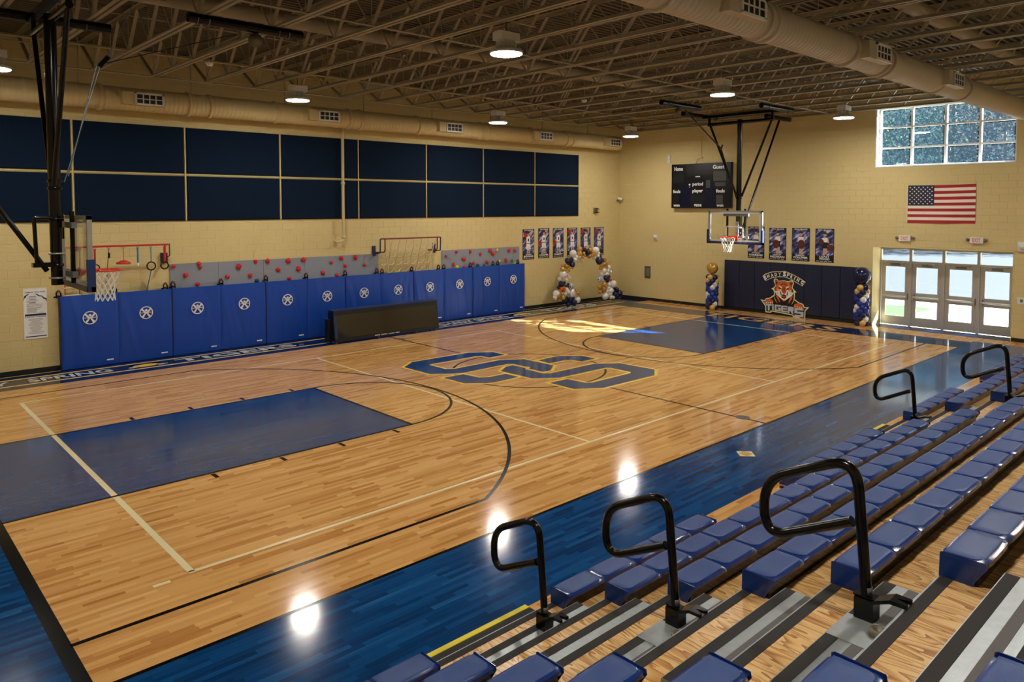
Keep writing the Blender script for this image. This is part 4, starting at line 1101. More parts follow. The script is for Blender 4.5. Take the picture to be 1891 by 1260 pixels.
plab = ('player holding a red ball by his head, leftmost of the six left-wall posters', 'flexing player with a red ball at his hip, second of the six left-wall posters', 'flexing player in a short white jersey, third of the six left-wall posters',
        'player with raised ball, fourth of the six left-wall posters', 'player with raised ball, fifth of the six left-wall posters behind the arch', 'player with raised ball, rightmost of the six left-wall posters')
for (x, z, ln, fn, ps), lb in zip(PX, plab): poster((x, YL, z), (1, 0, 0), (0, -1, 0), .575, 1.09, ps, ln, fn, lb)
CX = [(1.43, 1.89, 'KARIMIAN', 'AYVANA', 0, 'cheerleader partly behind the far backboard, leftmost end-wall poster'), (.64, 1.865, 'REDMAN', 'HADLEY', .1, 'cheerleader with one pompom at her hip, second end-wall poster'),
      (-.17, 1.875, 'TOLLIVER', 'KINLEY', .2, 'cheerleader hugging a pompom in front, third end-wall poster'), (-.965, 1.87, 'WOOD', 'LEAH', .3, 'cheerleader with two pompoms apart, rightmost end-wall poster')]
for (y, z, ln, fn, ps, lb) in CX: poster((XE, y, z), (0, -1, 0), (-1, 0, 0), .615, 1.09, ps, ln, fn, lb, cheer=True)

# ================================================================== SCORER'S TABLE
t_ = thing('scorer_table', 'long dark scorer table with glossy black front before the mats', 'table', (0.05, 5.85, 0))
xa, xb = -1.72, 1.72; yf, ybk = 5.60, 6.0
mb = MB()
fr_ = [(yf, .06), (yf + .05, .86)]
def slab(mb, x0, x1, za, zb, dpt=.05):
    f = lambda z: yf + (z - .06) * .14
    vs = [(x0, f(za), za), (x1, f(za), za), (x1, f(zb), zb), (x0, f(zb), zb)]
    vs += [(x, y + dpt, z) for x, y, z in vs]
    return mb.add(vs, [(0, 1, 2, 3), (4, 7, 6, 5), (0, 4, 5, 1), (1, 5, 6, 2), (2, 6, 7, 3), (3, 7, 4, 0)])
slab(MB(), xa, xb, .06, .16).build('front_rail', 'board_black', t_); slab(MB(), xa, xb, .76, .87).build('front_rail', 'board_black', t_)
slab(MB(), xa, xa + .08, .16, .76).build('front_stile', 'backboard_pad', t_); slab(MB(), xb - .05, xb, .16, .76).build('front_stile', 'board_black', t_)
m_, t2, bb = newmat('screen_glass'); bb.inputs['Base Color'].default_value = (.012, .012, .013, 1); bb.inputs['Roughness'].default_value = .06; bb.inputs['Specular IOR Level'].default_value = .9
slab(MB(), xa + .08, xb - .05, .16, .76, .03).build('front_screen', 'screen_glass', t_)
MB().box(xa, xb, yf + .1, ybk, .87, .9).build('table_top', 'backboard_pad', t_)
MB().box(xa, xa + .03, yf + .14, ybk, .1, .87).build('side_panel', 'board_black', t_); MB().box(xb - .03, xb, yf + .14, ybk, .1, .87).build('side_panel', 'board_black', t_)
MB().box(xa - .1, xa, ybk - .2, ybk, .05, .66).build('end_box', 'board_black', t_)
for x in (xa + .05, -.35, .95, xb - .08):
    for y in (yf + .05, ybk - .06): MB().lathe([(.001, -.016), (.035, -.016), (.04, 0), (.035, .016), (.001, .016)], (x, y, .04), 12, 'x').build('caster', 'grey_steel', t_)
mb = MB()
for i in range(24):
    if i % 7 != 5: mb.box(-.5 + i * .034, -.5 + i * .034 + .024, yf - .001, yf + .004, .1, .122)
mb.build('lettering', 'white_print', t_)
# ================================================================== BASKETS (local: rim centre at origin, board towards +x, floor z)
def basket(name, lb, rx, rot, label2):
    root = thing(name, lb, 'basketball hoop', (rx, 0, 0), rot)
    def B(nm, mb, m_, par=None): return mb.build(nm, m_, par or root, local=True)
    bx, mx, ZR = .38, .60, 2.75
    z0, z1_, hw = 2.57, 3.55, .91
    # rim, bracket, net
    r_ = .225
    mb = MB(); mb.tube([(r_ * math.cos(2 * PI * i / 28), r_ * math.sin(2 * PI * i / 28), ZR) for i in range(28)], .012, 8, closed=True)
    rim = B('rim', mb, 'orange_rim')
    mb = MB(); mb.box(.2, bx - .02, -.07, .07, ZR - .015, ZR + .012); mb.box(bx - .03, bx - .012, -.11, .11, ZR - .12, ZR + .04)
    mb.poly([(.24, -.05, ZR - .01), (bx - .03, -.05, ZR - .01), (bx - .03, -.05, ZR - .11)], (0, .1, 0)); B('rim_bracket', mb, 'orange_rim')
    mb = MB(); n = 12; rows = 6
    rad = [.222, .2, .165, .14, .128, .125, .135]; hz = [0, -.07, -.16, -.235, -.305, -.37, -.43]
    for i in range(n):
        for s in (-1, 1):
            pts = []
            for j in range(rows + 1):
                a = 2 * PI * (i + s * (j % 2) * .5 + (0 if True else 0)) / n
                pts.append((rad[j] * math.cos(a), rad[j] * math.sin(a), ZR - .012 + hz[j]))
            mb.tube(pts, .0065, 5)
    B('net', mb, 'net_white')
    # backboard
    bd = B('backboard_glass', MB().box(bx - .006, bx + .006, -hw + .03, hw - .03, z0 + .03, z1_ - .03), 'board_glass')
    for y0, y1, a, b_ in ((-hw, -hw + .05, z0, z1_), (hw - .05, hw, z0, z1_), (-hw, hw, z0, z0 + .05), (-hw, hw, z1_ - .05, z1_)):
        B('board_frame', MB().box(bx - .015, bx + .045, y0, y1, a, b_), 'aluminium')
    mb = MB()
    for y0, y1, a, b_ in ((-.3, .3, 3.05, 3.09), (-.3, .3, 2.68, 2.72), (-.3, -.255, 2.68, 3.09), (.255, .3, 2.68, 3.09)): mb.box(bx - .011, bx - .007, y0, y1, a, b_)
    mb.box(bx - .011, bx - .007, -hw + .05, -hw + .09, z0 + .05, z1_ - .05); mb.box(bx - .011, bx - .007, hw - .09, hw - .05, z0 + .05, z1_ - .05)
    mb.box(bx - .011, bx - .007, -hw + .05, hw - .05, z1_ - .09, z1_ - .05); mb.box(bx - .011, bx - .007, -hw + .05, hw - .05, z0 + .05, z0 + .09)
    B('target_lines', mb, 'white_print')
    mb = MB(); mb.box(bx - .04, bx + .06, -hw - .03, hw + .03, z0 - .035, z0 + .035)
    for s in (-1, 1): mb.box(bx - .04, bx + .06, *sorted((s * (hw + .03), s * (hw - .02))), z0 - .035, z0 + .4)
    B('board_padding', mb, 'backboard_pad')
    # support frame behind the board
    for s in (-1, 1): B('frame_upright', MB().box(bx + .06, bx + .11, s * .3 - .025, s * .3 + .025, z0 + .05, z1_ + .06), 'black_steel')
    for z in (z1_ - .13, 2.74): B('frame_crossbar', MB().box(bx + .05, bx + .12, -.42, .42, z - .04, z + .04), 'grey_steel')
    B('height_screw', MB().tube([(bx + .2, 0, 2.62), (bx + .2, 0, 3.6)], .016, 8), 'grey_steel')
    B('screw_channel', MB().box(bx + .13, bx + .16, -.05, .05, 2.64, 3.22), 'aluminium')
    for z in (2.68, 3.02): 
        torus_z = MB(); torus_z.tube([(mx + .095 * math.cos(2 * PI * i / 16), .095 * math.sin(2 * PI * i / 16), z) for i in range(16)], .012, 6, closed=True); torus_z.box(bx + .12, mx - .07, -.05, .05, z - .02, z + .02); B('mast_clamp', torus_z, 'aluminium')
    # mast and roof frame
    B('mast', MB().tube([(mx, 0, 2.58), (mx, 0, 6.32)], .078, 18), 'black_steel')
    for z in (3.93, 4.03, 3.5, 2.86): B('mast_collar', MB().lathe([(.078, -.02), (.092, -.02), (.092, .02), (.078, .02)], (mx, 0, z), 18), 'black_steel')
    B('roof_crossbar', MB().tube([(mx, -1.1, 6.24), (mx, 1.1, 6.24)], .05, 10), 'black_steel')
    B('roof_channel', MB().box(mx - .05, mx + .05, -1.3, 1.3, 6.44, 6.53), 'black_steel')
    for s in (-1, 1):
        B('side_brace', MB().tube([(mx, s * 1.04, 6.24), (mx + .02, s * .08, 3.98)], .034, 10), 'black_steel')
        B('hanger_link', MB().box(mx - .03, mx + .03, s * 1.06 - .03, s * 1.06 + .03, 6.2, 6.46), 'black_steel')
        p_ = B('roof_pipe', MB().tube([(mx - 1.1, s * 1.3, 6.52), (mx + .75, s * 1.3, 6.52)], .075, 14), 'black_steel')
        for x in (-.75, .45):
            c = MB(); c.tube([(mx + x, s * 1.3 + .086 * math.cos(a), 6.52 + .086 * math.sin(a)) for a in [PI * q / 6 - PI for q in range(7)]], .008, 5); B('pipe_clamp', c, 'grey_steel')
    B('back_brace', MB().tube([(mx + 2.45, 0, 6.5), (mx + .5, 0, 3.4), (mx + .12, 0, 2.78)], .034, 10), 'black_steel')
    B('roof_pipe', MB().tube([(mx + 1.3, -.15, 6.52), (mx + 2.85, -.15, 6.52)], .07, 14), 'black_steel')
    B('front_pipe', MB().tube([(mx - 3.6, .3, 6.53), (mx - 1.75, .3, 6.53)], .078, 14), 'black_steel')
    for x in (-3.35, -2.05):
        for dx in (0, .17):
            c = MB(); c.tube([(mx + x + dx, .3 + .086 * math.cos(a), 6.53 + .086 * math.sin(a)) for a in [PI * q / 6 - PI for q in range(7)]], .008, 5); B('pipe_clamp', c, 'grey_steel')
    B('pulley', MB().lathe([(.001, -.03), (.11, -.03), (.09, -.012), (.09, .012), (.11, .03), (.001, .03)], (mx - 2.8, .3, 6.34), 18, 'y'), 'mesh_grey')
    if label2 == 'far':
        B('front_brace', MB().tube([(mx - 2.75, .1, 6.36), (mx - .97, .04, 5.39)], .022, 8), 'black_steel')
        B('front_brace', MB().tube([(mx - .9, .04, 5.5), (mx - .97, .04, 5.36), (mx - .1, .02, 3.95)], .026, 8), 'black_steel')
    else:
        B('cable_pulley', MB().obox((mx - .66, 0, 5.76), (.2, .05, .06), Matrix.Rotation(.9, 3, 'Y')), 'black_steel')
        B('hoist_cable', MB().tube([(mx - .12, .0, 4.02), (mx - .62, .0, 5.72)], .008, 6), 'grey_steel')
        B('hoist_cable', MB().tube([(mx - .16, .05, 4.1), (mx - .56, .05, 5.7)], .008, 6), 'grey_steel')
        B('hoist_cable', MB().tube([(mx - .7, .0, 5.8), (mx - 1.0, .3, 6.6)], .006, 6), 'grey_steel')
        B('hoist_cable', MB().tube([(mx - .62, .0, 5.72), (mx - 2.5, .2, 6.4)], .006, 6), 'black_steel')
    # folded linkage beside the mast
    mb = MB(); mb.tube(bend([(mx + .05, .06, 3.52), (mx + .27, .06, 3.52), (mx + .25, .06, 2.9)], .04), .026, 8); B('link_arm', mb, 'black_steel')
    B('link_bracket', MB().box(mx + .05, mx + .3, -.03, .1, 2.84, 2.9), 'black_steel')
    return root
basket('basketball_hoop', 'far ceiling-hung glass backboard and hoop before the scoreboard', 8.33, 0, 'far')
basket('basketball_hoop', 'near ceiling-hung backboard and hoop seen edge-on beside the red rack', -8.62, PI, 'near')

# ================================================================== WALL PADS with emblem
pw = (2.31 + 2.41) / 8
for k in range(8):
    ya = 2.31 - (k + 1) * pw + .003; yb = 2.31 - k * pw - .003
    t_ = thing('wall_pad', f'navy vinyl wall pad, {ORD[k]} from the left under the end-wall posters', 'wall pad', (XE, (ya + yb) / 2, .12), group='navy wall pads')
    mb = MB(); e = .012; d = .06; za, zb = .12, 1.78
    vs = [(XE, ya, za), (XE, yb, za), (XE, yb, zb), (XE, ya, zb), (XE - d + e, ya, za), (XE - d + e, yb, za), (XE - d + e, yb, zb), (XE - d + e, ya, zb), (XE - d, ya + e, za + e), (XE - d, yb - e, za + e), (XE - d, yb - e, zb - e), (XE - d, ya + e, zb - e)]
    mb.add(vs, [(8, 9, 10, 11), (0, 1, 5, 4), (1, 2, 6, 5), (2, 3, 7, 6), (3, 0, 4, 7), (4, 5, 9, 8), (5, 6, 10, 9), (6, 7, 11, 10), (7, 4, 8, 11)])
    mb.build('pad_cover', 'pad_navy', t_); MB().box(XE - .02, XE - .001, ya, yb, .105, .12).build('pad_board', 'line_black', t_)
EMB = thing('wall_emblem', 'printed tiger head emblem with arched school name on the navy pads', 'emblem', (XE - .06, -.05, .3))
XP = XE - .0605
# emblem drawn in a 1512 x 1260 sketch grid; the grid corner and axes lie on the pad face
def eg(x, y): return EMO + EUX * (x / 1512) + EUY * (y / 1260)
EMO, EUX, EUY = Vector((0, 1.106, 1.772)), Vector((0, -2.287, .045)), Vector((0, -.03, -1.985))
def ep(name, m_, polys, k, mir=False):
    mb = MB()
    for pl in polys:
        for q in ((pl, [(1385 - x + (y - 600) * .06, y + (x < 690) * 26 * (690 - x) / 690) for x, y in pl]) if mir else (pl,)):
            mb.poly([(XP - .0011 * k, *eg(x, y)[1:]) for x, y in q])
    mb.build(name, m_, EMB)
OUT = [(450, 380), (480, 345), (530, 360), (570, 395), (690, 375), (800, 395), (850, 365), (900, 380), (920, 430), (890, 520), (930, 570), (985, 615), (940, 625), (945, 680), (935, 760), (1030, 820), (1130, 850), (1165, 915), (1265, 910), (1185, 995), (1180, 1180), (900, 1135), (890, 1110), (395, 1065), (390, 1095), (250, 1095), (245, 960), (125, 820), (225, 835), (260, 790), (350, 770), (450, 705), (460, 650), (435, 590), (385, 575), (450, 540), (490, 490), (450, 420)]
INN = [(472, 400), (490, 365), (530, 378), (570, 412), (690, 394), (800, 414), (855, 386), (893, 400), (900, 440), (868, 515), (905, 580), (922, 690), (912, 772), (1020, 838), (1110, 868), (1148, 934), (1215, 928), (1163, 990), (1158, 1155), (917, 1118), (907, 1092), (375, 1045), (370, 1075), (272, 1075), (267, 950), (178, 846), (240, 857), (277, 807), (362, 790), (472, 720), (482, 640), (462, 560), (505, 500), (472, 430)]
ep('emblem_outline', 'cream_print', [OUT], 1); ep('emblem_ground', 'black_print', [INN], 2)
ep('emblem_ear', 'orange_print', [[(482, 440), (490, 385), (528, 390), (565, 425), (520, 480)]], 3, True); ep('emblem_ear', 'black_print', [[(502, 450), (505, 405), (545, 425), (525, 470)]], 4, True)
ep('emblem_face', 'orange_print', [[(515, 490), (560, 422), (690, 404), (812, 424), (852, 490), (878, 560), (882, 620), (820, 735), (690, 830), (575, 745), (492, 640), (490, 560)]], 3)
ep('emblem_cheek', 'white_print', [[(476, 620), (560, 612), (620, 562), (645, 640), (688, 668), (688, 812), (605, 755), (512, 692)], [(565, 485), (645, 520), (640, 560), (590, 545)]], 4, True)
ep('emblem_patch', 'yellow_print', [[(528, 560), (575, 575), (560, 612), (530, 605)]], 5, True)
ep('emblem_nose', 'red_print', [[(648, 530), (690, 500), (735, 530), (718, 622), (690, 648), (664, 620)]], 5)
ep('emblem_stripe', 'black_print', [[(565, 515), (640, 555), (600, 572), (580, 550)], [(600, 470), (680, 455), (680, 470), (620, 485)], [(640, 430), (684, 425), (684, 440), (650, 445)], [(500, 650), (560, 655), (540, 665)], [(610, 600), (640, 690), (620, 700), (600, 640)]], 6, True)
ep('emblem_mouth', 'black_print', [[(620, 690), (690, 676), (756, 700), (740, 755), (690, 772), (638, 748)]], 6)
ep('emblem_tongue', 'red_print', [[(650, 712), (690, 700), (728, 714), (715, 742), (660, 740)]], 7)
ep('emblem_fang', 'white_print', [[(632, 690), (650, 690), (644, 720)], [(650, 760), (690, 772), (690, 782)]], 8, True)
ep('emblem_mane', 'orange_print', [[(492, 690), (560, 742), (612, 862), (582, 842), (522, 762)]], 4, True); ep('emblem_mane', 'yellow_print', [[(455, 722), (482, 782), (542, 882), (502, 842), (462, 772)]], 4, True)
ep('emblem_paw', 'orange_print', [[(245, 852), (262, 805), (330, 792), (420, 812), (442, 852), (427, 892), (252, 888)], [(925, 902), (942, 862), (1010, 846), (1090, 872), (1130, 912), (1112, 948), (932, 932)]], 5)
ep('emblem_claw', 'white_print', [[(x, 866), (x + 26, 868), (x + 8, 905)] for x in (262, 305, 360, 408)] + [[(x, 905 + i * 6), (x + 26, 907 + i * 6), (x + 10, 950 + i * 4)] for i, x in enumerate((935, 990, 1045, 1090))], 6)
# the word on the banner: block letters
LET = {'T': [[(0, 0), (1, 0), (1, .28), (.66, .28), (.66, 1), (.34, 1), (.34, .28), (0, .28)]], 'I': [[(.2, 0), (.8, 0), (.8, 1), (.2, 1)]],
       'G': [[(0, 0), (1, 0), (1, .25), (.3, .25), (.3, .75), (.7, .75), (.7, .62), (.5, .62), (.5, .42), (1, .42), (1, 1), (0, 1)]], 'E': [[(0, 0), (1, 0), (1, .24), (.3, .24), (.3, .38), (.95, .38), (.95, .6), (.3, .6), (.3, .76), (1, .76), (1, 1), (0, 1)]],
       'R': [[(0, 0), (1, 0), (1, .62), (.82, .66), (1, 1), (.68, 1), (.5, .66), (.3, .66), (.3, 1), (0, 1)]], 'S': [[(0, 0), (1, 0), (1, .24), (.3, .24), (.3, .4), (1, .4), (1, 1), (0, 1), (0, .78), (.7, .78), (.7, .62), (0, .62)]]}
pl = []
for ch, x0, x1, ya, yb in (('T', 262, 400, 905, 1050), ('I', 402, 460, 905, 1040), ('G', 472, 618, 910, 1050), ('E', 628, 768, 920, 1058), ('R', 780, 918, 930, 1075), ('S', 935, 1140, 945, 1130)):
    for q in LET[ch]: pl.append([(x0 + u * (x1 - x0), ya + v * (yb - ya)) for u, v in q])
pl.append([(200, 862), (290, 905), (270, 925)]); pl.append([(1170, 945), (1090, 985), (1100, 960)])
ep('banner_letter', 'silver_print', pl, 4)
# arched name
band = [(180, 310), (240, 255), (400, 205), (560, 188), (640, 190), (690, 174), (760, 190), (900, 240), (1050, 310), (1188, 388), (1108, 480), (1010, 428), (850, 350), (700, 308), (560, 310), (400, 345), (250, 412)]
ep('arch_outline', 'cream_print', [band], 1)
cen = lambda p: (p[0] + (12 if p[0] < 300 else -12 if p[0] > 1080 else 0), p[1] + (13 if band.index(p) < 10 else -13))
ep('arch_ground', 'black_print', [[cen(p) for p in band]], 2)
mb = MB()
for ch, x, y, s, an in (('S', 240, 345, 92, -28), ('H', 318, 302, 74, -20), ('A', 408, 278, 74, -14), ('D', 498, 260, 74, -8), ('Y', 590, 252, 74, -3), ('S', 704, 242, 96, 6), ('P', 790, 262, 74, 14), ('R', 868, 290, 74, 20), ('I', 940, 318, 74, 24), ('N', 1016, 354, 74, 28), ('G', 1108, 402, 78, 32)):
    a = math.radians(an); vs, fs = text2d(ch, .04); w = s * (.78 if ch != 'I' else .3)
    q = []
    for u, v in vs:
        dx, dy = (u - .5) * w, (.5 - v) * s
        g_ = eg(x + dx * math.cos(a) - dy * math.sin(a), y + dx * math.sin(a) + dy * math.cos(a)); q.append((XP - .0033, g_.y, g_.z))
    mb.add(q, fs)
mb.build('arch_letter', 'white_print', EMB)

# ================================================================== SCOREBOARD, FLAG, SIGNS, WALL DEVICES
t_ = thing('scoreboard', 'black wall scoreboard with white captions on the end wall', 'scoreboard', (XE, 3.29, 3.6))
ya, yb, za, zb = 2.05, 4.53, 3.62, 5.25
MB().box(XE - .16, XE - .001, ya, yb, za, zb).build('cabinet', 'board_black', t_)
xs = XE - .1615
def sq(mb, u0, v0, u1, v1, k=1):
    y0, y1 = yb - u0 * (yb - ya), yb - u1 * (yb - ya); z0_, z1__ = zb - v0 * (zb - za), zb - v1 * (zb - za)
    return mb.add([(xs - .001 * k, y0, z1__), (xs - .001 * k, y1, z1__), (xs - .001 * k, y1, z0_), (xs - .001 * k, y0, z0_)], [(0, 1, 2, 3)])
for r in ((.17, .5, .35, .97), (.58, .45, .74, .97)): sq(MB(), *r).build('face_panel', 'board_navy', t_)
for r, m_ in (((.26, .03, .66, .26), 'display_dark'), ((.72, .19, .93, .4), 'display_grey'), ((.75, .43, .92, .52), 'display_grey'), ((.60, .38, .67, .55), 'display_grey'), ((.03, .2, .22, .42), 'display_dark'), ((.33, .7, .58, .87), 'display_dark'), ((.77, .71, .88, .9), 'display_grey'), ((.04, .7, .13, .88), 'display_dark')):
    sq(MB(), *r, 2).build('digit_window', m_, t_)
for tx, u0, v0, u1, v1 in (('Home', .05, .06, .2, .15), ('Guest', .71, .05, .9, .14), ('period', .37, .42, .55, .52), ('player', .37, .57, .55, .67), ('fouls', .03, .58, .16, .66), ('fouls', .77, .58, .91, .66), ('won', .04, .92, .15, .97), ('game', .4, .91, .53, .99), ('won', .78, .92, .89, .97)):
    y0 = yb - u0 * (yb - ya); z0_ = zb - v1 * (zb - za)
    text_on(MB(), tx, (xs - .004, y0, z0_), (0, -1, 0), (0, 0, 1), (u1 - u0) * (yb - ya), (v1 - v0) * (zb - za), .03).build('caption', 'white_print', t_)
sq(MB(), .42, .285, .5, .305, 4).build('maker_mark', 'white_print', t_)
mb = MB(); disc(mb, (xs - .004, yb - .32 * (yb - ya), zb - .47 * (zb - za)), (0, -1, 0), (0, 0, 1), .035, n=12); disc(mb, (xs - .004, yb - .32 * (yb - ya), zb - .525 * (zb - za)), (0, -1, 0), (0, 0, 1), .018, n=10); mb.build('indicator', 'white_print', t_)
t_ = thing('conduit', 'thin cable conduit dropping to the scoreboard', 'cable', (XE, 3.35, 5.3))
MB().tube([(XE - .015, 3.34, 6.9), (XE - .015, 3.34, 5.5)], .008, 6).build('conduit_run', 'wall_paint', t_); MB().box(XE - .04, XE - .001, 3.31, 3.37, 5.42, 5.5).build('junction_box', 'wall_paint', t_)
MB().tube([(XE - .03, 3.37, 5.45), (XE - .06, 3.47, 5.4), (XE - .08, 3.52, 5.26)], .007, 6).build('power_cord', 'black_steel', t_)
# flag: cloth with stripes, canton and stars
t_ = thing('wall_flag', 'striped national flag with star canton flat on the end wall', 'flag', (XE, -4.64, 3.2))
fy0, fy1, fz0, fz1 = -3.755, -5.525, 3.195, 4.30
def fpt(u, v):
    y = fy0 + (fy1 - fy0) * u; z = fz1 + (fz0 - fz1) * v
    return (XE - .02 - .008 * math.sin(u * 9 + v * 3) * (v * .8 + .2) - .006 * math.sin(v * 7 + u * 4), y, z + .012 * (math.sin(PI * u) * -1 + u) * (1 - v))
mb = MB(); nu = 30
rowv = [i / 13 for i in range(14)]
for i in range(13):
    mb.mi = i % 2
    for j in range(nu):
        u0, u1 = j / nu, (j + 1) / nu
        mb.mi = 2 if (i < 7 and j < 12) else i % 2
        mb.add([fpt(u0, rowv[i]), fpt(u1, rowv[i]), fpt(u1, rowv[i + 1]), fpt(u0, rowv[i + 1])], [(0, 1, 2, 3)], True)
mb.build('flag_cloth', ['flag_red', 'flag_white', 'flag_blue'], t_)
mb = MB()
for r in range(9):
    for c in range(6 if r % 2 == 0 else 5):
        u = .4 * ((c * 2 + 1 + (r % 2)) / 12); v = 7 / 13 * (r + 1) / 10
        p = Vector(fpt(u, v)); pts = []
        for k in range(10):
            a = PI / 2 + k * PI / 5; rr = .027 if k % 2 == 0 else .012
            pts.append((p.x - .004, p.y - rr * math.cos(a), p.z + rr * math.sin(a)))
        mb.poly(pts)
mb.build('flag_stars', 'flag_white', t_)
MB().tube([(XE - .02, fy0 + .012, fz0), (XE - .02, fy0 + .012, fz1)], .012, 8).build('flag_heading', 'flag_white', t_)
for y, lb in ((-3.70, 'white exit sign with emergency lamps above the left doors'), (-5.58, 'white exit sign with emergency lamps above the right doors')):
    t_ = thing('exit_sign', lb, 'exit sign', (XE, y, 2.65))
    MB().box(XE - .06, XE - .001, y - .165, y + .165, 2.645, 2.815).build('sign_case', 'white_metal', t_)
    mb = MB(); text_on(mb, 'EXIT', (XE - .0625, y + .1, 2.68), (0, -1, 0), (0, 0, 1), .2, .105, .02); mb.build('lettering', 'exit_red', t_)
    for s in (-1, 1): MB().lathe([(.001, -.05), (.03, -.045), (.04, 0), (.045, .03), (.001, .035)], (XE - .04, y + s * .22, 2.74), 12, 'y').build('lamp_head', 'mesh_grey', t_)
def device(name, lb, cat, loc, parts):
    t_ = thing(name, lb, cat, loc)
    for nm, mb, m_ in parts: mb.build(nm, m_, t_)
y = 5.335; device('speaker_horn', 'small white alarm box on the end wall near the corner', 'alarm', (XE, y, 2.5), [('case', MB().box(XE - .06, XE, y - .09, y + .09, 2.4, 2.58), 'white_metal'), ('dome', MB().lathe([(.07, 0), (.06, -.04), (.001, -.06)], (XE - .06, y, 2.49), 14, 'x'), 'white_metal')])
y = 5.72; g = MB()
for k in range(3): g.box(XE - .026, XE - .02, y - .09 + k * .06, y - .06 + k * .06, .95, 1.26)
device('wall_grille', 'grey recessed metal grille low on the end wall near the corner', 'grille', (XE, y, .88), [('frame', MB().box(XE - .02, XE, y - .14, y + .14, .87, 1.34), 'grey_steel'), ('slot', MB().box(XE - .024, XE - .02, y - .045, y + .045, .93, 1.28), 'board_black'), ('handle', g, 'aluminium')])
y = 4.74; device('wall_box', 'slim white box high on the end wall left of the scoreboard', 'box', (XE, y, 5.36), [('case', MB().box(XE - .06, XE, y - .06, y + .06, 5.33, 5.62), 'white_metal'), ('seam', MB().box(XE - .062, XE - .06, y - .05, y + .05, 5.46, 5.465), 'grey_steel')])
y = -6.68; device('wall_speaker', 'white round fixture on the end wall right of the doors', 'alarm', (XE, y, 2.55), [('base', MB().box(XE - .04, XE, y - .12, y + .12, 2.46, 2.72), 'white_metal'), ('dome', MB().lathe([(.1, 0), (.09, -.06), (.05, -.1), (.001, -.11)], (XE - .04, y, 2.6), 18, 'x'), 'white_metal')])
device('switch_plate', 'small grey switch plate right of the doors', 'switch', (XE, y, 1.1), [('plate', MB().box(XE - .012, XE, y - .1, y + .1, 1.04, 1.22), 'white_metal'), ('toggle', MB().box(XE - .02, XE - .012, y - .03, y + .03, 1.09, 1.17), 'grey_steel')])
x = 10.52; g = MB()
for k in range(5): g.tube([(x - .12 + k * .06, YL, 3.62), (x - .12 + k * .06, YL - .16, 3.58), (x - .12 + k * .06, YL - .16, 3.46), (x - .12 + k * .06, YL, 3.42)], .006, 5)
device('caged_strobe', 'wire-caged strobe alarm on the left wall above the posters', 'alarm', (x, YL, 3.5), [('cage', g, 'black_steel'), ('strobe', MB().box(x - .08, x + .08, YL - .1, YL, 3.45, 3.58), 'mesh_grey')])
x = 11.85; device('security_camera', 'small white security camera in the far corner', 'camera', (x, YL, 3.95), [('mount', MB().tube([(x, YL, 3.93), (x, YL - .1, 3.9), (x, YL - .12, 3.97)], .02, 8), 'grey_steel'), ('body', MB().tube([(x - .06, YL - .1, 4.02), (x + .1, YL - .2, 3.97)], .055, 12), 'white_metal'), ('hood', MB().tube([(x + .1, YL - .2, 3.97), (x + .13, YL - .22, 3.96)], .04, 12), 'board_black')])
for i, (x, y, z, lb) in enumerate(((-5.9, 3.0, 6.5, 'small white smoke detector hung from the joists on the left'), (3.4, 1.4, 6.5, 'small white smoke detector hung from the joists over midcourt'))):
    device('smoke_detector', lb, 'detector', (x, y, z), [('dome', MB().lathe([(.001, -.05), (.05, -.045), (.075, 0), (.075, .02), (.001, .025)], (x, y, z), 16), 'white_metal'), ('stem', MB().tube([(x, y, z + .02), (x, y, ZC)], .008, 6), 'joist_paint')])

# ================================================================== BALLOONS
def balloon_mesh():
    bm = bmesh.new(); bmesh.ops.create_uvsphere(bm, u_segments=14, v_segments=10, radius=1)
    for v in bm.verts:
        if v.co.z < 0: v.co.x *= 1 - .12 * v.co.z ** 2; v.co.y *= 1 - .12 * v.co.z ** 2; v.co.z *= 1.12
    return bm
BM = {}
def balloon(par, p, r, m_, name='balloon'):
    if m_ not in BM:
        bm = balloon_mesh(); me = bpy.data.meshes.new('balloon'); bm.to_mesh(me); bm.free(); me.materials.append(MATS[m_])
        for q in me.polygons: q.use_smooth = True
        BM[m_] = me
    link(name, BM[m_], par, loc=p, rot=(random.uniform(-.5, .5), random.uniform(-.5, .5), random.uniform(0, 6)), scale=(r, r, r))
AL, AR = Vector((8.35, 6.55, 0)), Vector((10.35, 6.12, 0))
arch = thing('balloon_arch', 'organic balloon arch of navy, white and gold by the left wall corner', 'balloon arch', (9.35, 6.4, 0))
nA, wA, gA, oA, sA = 'balloon_navy', 'balloon_white', 'balloon_gold', 'balloon_orange', 'balloon_stripe'
